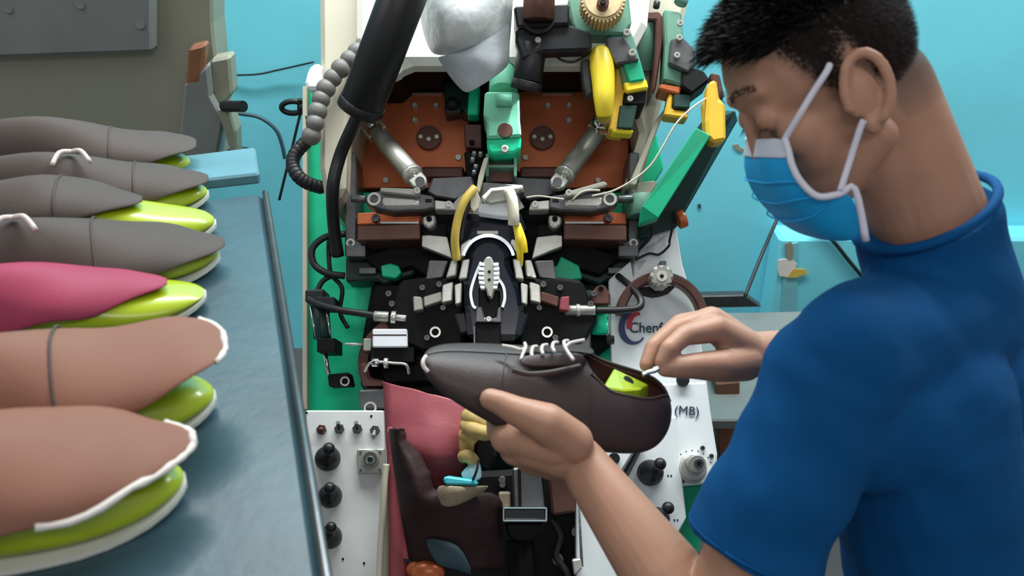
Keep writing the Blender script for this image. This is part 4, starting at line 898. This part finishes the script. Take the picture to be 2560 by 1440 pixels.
# arms
fa=(Wl-El).normalized()
capsule(B,Ls,El,.05,.040,seg=22); capsule(B,El,El+(Wl-El)*.35,.0385,.0415,seg=22); capsule(B,El+(Wl-El)*.35,Wl,.0415,.0260,seg=22)
capsule(B,Rs,Er,.05,.04,seg=22); capsule(B,Er,Er+(Wr-Er)*.35,.039,.041,seg=22); capsule(B,Er+(Wr-Er)*.35,Wr,.041,.0265,seg=22)
# left hand round the toe of the shoe
P_=lambda *a: D(*a)
for kx,ky,kd,r in ((1266,1096,.985,.0175),(1290,1124,.995,.018),(1328,1148,1.02,.0175),(1376,1166,1.05,.016)): capsule(B,Wl,P_(kx,ky,kd),.0255,r)
capsule(B,P_(1390,1105,.975),P_(1296,1094,.98),.030,.020); capsule(B,P_(1400,1130,.98),P_(1330,1120,.985),.028,.022)
chain(B,[P_(1430,1105,.965),P_(1366,1058,.95),P_(1296,1030,.948),P_(1252,1008,.951),P_(1226,998,.953)],[.023,.0215,.0160,.0130,.0115])
chain(B,[P_(1266,1096,.985),P_(1244,1078,1.01),P_(1238,1040,1.055),P_(1246,1000,1.075)],[.0165,.0125,.0105,.0085])
chain(B,[P_(1290,1124,.995),P_(1270,1108,1.05),P_(1270,1060,1.09),P_(1285,1015,1.10)],[.0165,.0120,.0105,.0085])
chain(B,[P_(1328,1148,1.02),P_(1312,1125,1.08),P_(1315,1075,1.11),P_(1325,1030,1.115)],[.0160,.0115,.0100,.0082])
chain(B,[P_(1376,1166,1.05),P_(1362,1140,1.10),P_(1362,1095,1.125),P_(1370,1055,1.125)],[.0150,.0105,.0092,.0075])
# right hand pinching the awl
for kx,ky,kd,r in ((1788,822,1.065,.0165),(1778,800,1.09,.0165),(1785,800,1.12,.016),(1800,815,1.145,.015)): capsule(B,Wr,P_(kx,ky,kd),.025,r)
chain(B,[P_(1788,822,1.065),P_(1712,838,1.045),P_(1672,872,1.03),P_(1655,905,1.028)],[.0165,.0120,.0105,.0085])
chain(B,[P_(1778,800,1.09),P_(1690,822,1.075),P_(1634,868,1.06),P_(1616,912,1.05)],[.0165,.0120,.0105,.0085])
chain(B,[P_(1785,800,1.12),P_(1700,808,1.115),P_(1650,850,1.10),P_(1632,900,1.085)],[.0155,.0115,.0102,.0085])
chain(B,[P_(1800,815,1.145),P_(1730,818,1.15),P_(1690,850,1.14),P_(1672,890,1.12)],[.0145,.0105,.0095,.0080])
chain(B,[P_(1862,905,1.085),P_(1800,915,1.055),P_(1735,915,1.04),P_(1690,918,1.032),P_(1664,920,1.03)],[.0230,.0190,.0150,.0125,.0105])
# skin with a cropped-hair mask stored per vertex
def hairline(x): return interp([(-.2,-.055),(-.04,-.045),(-.012,.036),(.010,.002),(.018,.010),(.032,.040),(.046,.068),(.058,.086),(.070,.093),(.2,.10)],x)
def scalp(e):
    b=bmesh.new(); b.from_mesh(e)
    sel=[]
    for v in b.verts:
        q=v.co-HC; x,y,z=q.dot(fw)/HS/XS,q.dot(left)/HS,q.dot(hu)/HS
        if -.12<z<.14 and abs(x)<.13 and abs(y)<.072 and (x<.07 or abs(y)>.02): sel.append(v)
    for _ in range(14): bmesh.ops.smooth_vert(b,verts=sel,factor=.5,use_axis_x=True,use_axis_y=True,use_axis_z=True)
    b.to_mesh(e); b.free()
    at=e.attributes.new('stubble','FLOAT','POINT'); vals=[]
    for v in e.vertices:
        q=v.co-HC; x,y,z=q.dot(fw)/HS/XS,q.dot(left)/HS,q.dot(hu)/HS
        f=0
        if z>-.08 and abs(x)<.13 and abs(y)<.0785 and z<.16:
            f=max(0,min(1,(z-hairline(x))/.055+.12))**.8 if z>hairline(x)-.004 else 0
        vals.append(f)
    at.data.foreach_set('value',vals)
ms=mat('skin',(176,130,106),.5,0,.07,22,.10,260,sss=.06); nt=ms.node_tree; bs=nt.nodes['Principled BSDF']; src=bs.inputs['Base Color'].links[0].from_socket
at=nt.nodes.new('ShaderNodeAttribute'); at.attribute_name='stubble'; mxn=nt.nodes.new('ShaderNodeMix'); mxn.data_type='RGBA'
nt.links.new(at.outputs['Fac'],mxn.inputs[0]); nt.links.new(src,mxn.inputs[6]); mxn.inputs[7].default_value=(.055,.042,.038,1); nt.links.new(mxn.outputs[2],bs.inputs['Base Color']); M['skin']=ms
body=remesh(B,'body','skin',PR,.0024,4,scalp)
# hair: scalp cap plus strands
def scalp_pt(th,ph,off=0):
    "direction on the cranium"
    dx,dy,dz=math.cos(ph)*math.cos(th),math.cos(ph)*math.sin(th),math.sin(ph)
    best=0
    for c,r in (((-.010,0,.045),(.089,.076,.083)),((.024,0,.054),(.049,.061,.054))):
        # ray from (0,0,.03) in direction d, exit distance
        ox,oy,oz=0-c[0],0-c[1],.03-c[2]
        A_=(dx/r[0])**2+(dy/r[1])**2+(dz/r[2])**2; B_=2*(ox*dx/r[0]**2+oy*dy/r[1]**2+oz*dz/r[2]**2); C_=(ox/r[0])**2+(oy/r[1])**2+(oz/r[2])**2-1
        dd=B_*B_-4*A_*C_
        if dd>0: best=max(best,(-B_+math.sqrt(dd))/(2*A_))
    best+=off; return (dx*best,dy*best,.03+dz*best)
cap=MB(); NT,NP=72,22; idx={}; vs=[];fs=[]
for i in range(NP):
    for j in range(NT):
        ph=math.radians(-10+100*i/(NP-1)); th=2*math.pi*j/NT
        x,y,z=scalp_pt(th,ph); f=max(-1,min(1,(z-max(.084,hairline(x)+.004))/.02)); nzz=mnoise.noise(V((x*60,y*60,z*60)))
        p=scalp_pt(th,ph,-.004+.010*max(0,f)+.002*nzz*(f>0)); vs.append(H(*p))
for i in range(NP-1):
    for j in range(NT): fs.append((i*NT+j,i*NT+(j+1)%NT,(i+1)*NT+(j+1)%NT,(i+1)*NT+j))
hr=mk('hair',vs,fs,'hair',PR,smooth=True)
sb=MB(); tp=MB()
for _ in range(52000):
    th=random.uniform(0,2*math.pi); ph=math.asin(random.uniform(-.5,1)); x,y,z=scalp_pt(th,ph)
    f=(z-hairline(x))
    if f<0 : continue
    if y<-.01 and f<.03: continue
    p=H(x,y,z); nrm=(p-HC-hu*.03*HS).normalized(); jit=V((random.gauss(0,1),random.gauss(0,1),random.gauss(0,1)))
    if z>max(.084,hairline(x))+random.uniform(-.014,.010):
        frontness=max(0,min(1,(x+.02)/.08)); Lh=random.uniform(.009,.017)+.022*frontness
        d=(nrm*.55+fw*(1.0*frontness+.25)+hu*.05+jit*.14).normalized(); w=.0011
        a=p-nrm*.002; s=d.cross(jit).normalized()*w; m1=a+d*Lh*.55; e_=a+d*Lh-hu*.006*frontness+jit*.002
        tp.add([a-s,a+s,m1+s*.8,m1-s*.8,e_],[(0,1,2,3),(3,2,4)])
    elif random.random()<min(1,max(0,f-.008)/.035):
        d=(nrm*.5-hu*.7-fw*.25+jit*.3).normalized(); s=d.cross(nrm).normalized()*.0005; a=p
        Lh=.003+.004*min(1,f/.03); sb.add([a-s,a+s,a+d*Lh+nrm*.0012],[(0,1,2)])
o=mk('long_strands',tp.v,tp.f,'hair',hr); o=mk('cropped_strands',sb.v,sb.f,'stub',hr)
br=MB()
for s in (-1,1):
    for _ in range(170):
        t=random.random(); a=H(.083-.016*t**2,s*(.010+.036*t),.047+.006*math.sin(t*2.6)+random.uniform(-.0035,.0035)); a=a
        d=(left*s*.8+hu*.25-fw*.2).normalized(); q=hu*.0004; br.add([a-q,a+q,a+d*.008+fw*.001],[(0,1,2)])
mk('eyebrows',br.v,br.f,'hair',PR)
for s in (-1,1):
    ey=MB().sph(H(.0625,s*.031,.018),[.0138*HS]*3,18,12,HM).out('eyelid','skin',PR,smooth=True)
    lm=MB()
    for i in range(26):
        t=-.9+1.8*i/25; a=H(.0625+.0135*math.cos(t*.95),s*(.031+.0135*math.sin(t*.95)),.0125); d=(fw*.8+left*s*.15*t-hu*.6).normalized(); q=left*.0006
        lm.add([a-q,a+q,a+d*.008],[(0,1,2)])
    lm.out('eyelashes','hair',ey)
# surgical mask
R_=[[(1890,350,0),(1902,347,.018),(1930,346,.040),(1963,346,.060)],
    [(1889,378,0),(1902,378,.024),(1938,378,.050),(1973,380,.066)],
    [(1888,410,0),(1902,412,.030),(1942,412,.056),(1982,415,.070)],
    [(1896,455,0),(1918,458,.036),(1955,455,.060),(2004,455,.074)],
    [(1918,505,0),(1945,508,.040),(1985,500,.064),(2045,490,.077)],
    [(1948,548,0),(1985,552,.042),(2040,535,.064),(2098,484,.080)],
    [(1985,578,0),(2030,590,.036),(2085,590,.060),(2136,472,.082)],
    [(2025,590,0),(2065,604,.030),(2118,606,.056),(2164,600,.078)]]
rows=[]
for r in R_:
    L_=[HP(*q) for q in r]; Rr=[p-left*2*q[2]*HS for p,q in zip(L_,r)]
    rows.append(Rr[:0:-1]+L_)
vs=[v for q in rows for v in q]; n=7
fk=mk('face_mask',vs,[(i*n+k,i*n+k+1,(i+1)*n+k+1,(i+1)*n+k) for i in range(7) for k in range(n-1)],'mask',PR,smooth=True,solid=.0016,sub=2)
off=lambda p:(p-H(.03,0,-.05)).normalized()*.0018
vs=[v+off(v) for q in rows[:3] for v in q]; vs=vs[:14]+[a.lerp(b,.5)+off(a) for a,b in zip(rows[1],rows[2])]
mk('nose_band',vs,[(i*n+k,i*n+k+1,(i+1)*n+k+1,(i+1)*n+k) for i in range(2) for k in range(n-1)],'maskw',fk,smooth=True,solid=.001,sub=2)
for s in (0,-1):
    MB().tube(spl([rows[i][s]+off(rows[i][s])*.5 for i in range(8)],4),.0032,8).out('side_binding','maskw',fk,smooth=True)
for i in (3,4,5): MB().tube(spl([p+off(p)*.3 for p in rows[i]],4),.0009,6).out('pleat','mask',fk,smooth=True)
sgn=left*.004
MB().tube(spl([rows[0][-1],HP(2000,285,.074),HP(2032,232,.079),HP(2066,180,.083),HP(2074,162,.080)],5),.0030,8).out('ear_loop','maskw',fk,smooth=True)
MB().tube(spl([HP(2100,478,.082),HP(2125,400,.080),HP(2150,322,.086),HP(2160,300,.088)],5),.0030,8).out('ear_loop','maskw',fk,smooth=True)
# shirt
C=MB()
hem=Ls+(El-Ls)*.66
capsule(C,Ls,Ls+(El-Ls)*.02,.066,.066,seg=28); 
ax=(El-Ls).normalized()
def tubeflat(a,b,r0,r1): capsule(C,a,b,r0,r1,flat=True,seg=32)
tubeflat(Ls,hem,.064,.066)
hemr=Rs+(Er-Rs)*.62; capsule(C,Rs,Rs+V((.001,0,0)),.066,.066); tubeflat(Rs,hemr,.064,.066)
capsule(C,NB+V((0,0,-.035)),Ls+V((0,0,.01)),.060,.056,seg=24); capsule(C,NB+V((0,0,-.035)),Rs+V((0,0,.01)),.060,.056,seg=24)
for s in (-.085,0,.085): capsule(C,NB+lat*s*1.15+V((.01,-.01,-.12)),PEL+lat*s*1.0+V((0,0,.02)),.098,.108,seg=28,flat=False)
capsule(C,NB+lat*-.09+V((.01,-.01,-.12)),Ls+(El-Ls)*.12,.10,.062,seg=24)
capsule(C,NB+V((0,0,-.03)),Ls+V((.01,0,.03)),.078,.058,seg=24)
ncap=NB+(nk-NB)*.40
tubeflat(NB+V((0,0,-.03)),ncap,.078,.070)
def wrinkle(e):
    hz=PEL.z-.045
    nn=[v.normal.copy() for v in e.vertices]
    for v,nrm in zip(e.vertices,nn):
        p=v.co; a=mnoise.noise(V((p.x*9,p.y*9,p.z*22)))*.006+mnoise.noise(V((p.x*20+p.z*14,p.y*24,p.z*12+p.x*9)))*.0035
        t=(p-Ls).dot(ax)
        if 0<t<.3 and (p-Ls-ax*t).length<.09: a+=.003*math.sin(t*70+p.x*25)*min(1,t/.1)
        v.co=p+nrm*a
        if v.co.z<hz: v.co.z=hz+ (v.co.z-hz)*.05
sh=remesh(C,'shirt','shirt',PR,.0045,5,wrinkle)
# sleeve hem and collar bands
hu2=ax.orthogonal().normalized(); hw2=ax.cross(hu2)
for q,nm in ((.955,'sleeve_stitch'),): 
    c=Ls+(hem-Ls)*q; MB().tube([c+(hu2*math.cos(t)+hw2*math.sin(t))*.0668 for t in [6.2832*i/36 for i in range(37)]],.0012,6).out(nm,'shirt',sh,smooth=True)
nd=(nk-NB).normalized(); nu=nd.orthogonal().normalized(); nw=nd.cross(nu)
MB().tube([ncap+nd*.004+(nu*math.cos(t)+nw*math.sin(t))*.069 for t in [6.2832*i/36 for i in range(37)]],.005,8).out('collar','shirt',sh,smooth=True)
# trousers and shoes, standing on the floor
TR=MB(); hipL=PEL+lat*-.08; hipR=PEL+lat*.08
fwd=V((-.78,.62,0))
for hp_,s in ((hipL,-1),(hipR,1)):
    ft=V((hp_.x,hp_.y,0))+lat*s*.03+V((.02,0,0)); kn=(hp_+ft)/2+fwd*.04; kn.z=.50
    capsule(TR,hp_+V((0,0,.03)),kn,.100,.068,seg=24); capsule(TR,kn,V((ft.x,ft.y,.09)),.066,.055,seg=22)
    S_=MB(); S_.sph(V((ft.x,ft.y,.045))+fwd*.07,(.05,.05,.044),16,10); capsule(S_,V((ft.x,ft.y,.045))-fwd*.04,V((ft.x,ft.y,.036))+fwd*.15,.043,.034,seg=16)
    remesh(S_,'work_shoe','rubber',PR,.006,3)
capsule(TR,hipL+V((0,0,.03)),hipR+V((0,0,.03)),.10,.10,seg=24)
remesh(TR,'trousers','trouser',PR,.008,3)
# aim the machine's little work lamp at the toe pad
lo=bpy.data.objects.new('work_spot',sp); COL.objects.link(lo); lo.location=G(1312,250,.045)+MN*.01; lo.rotation_euler=(G(1222,640,.04)-lo.location).to_track_quat('-Z','Y').to_euler()
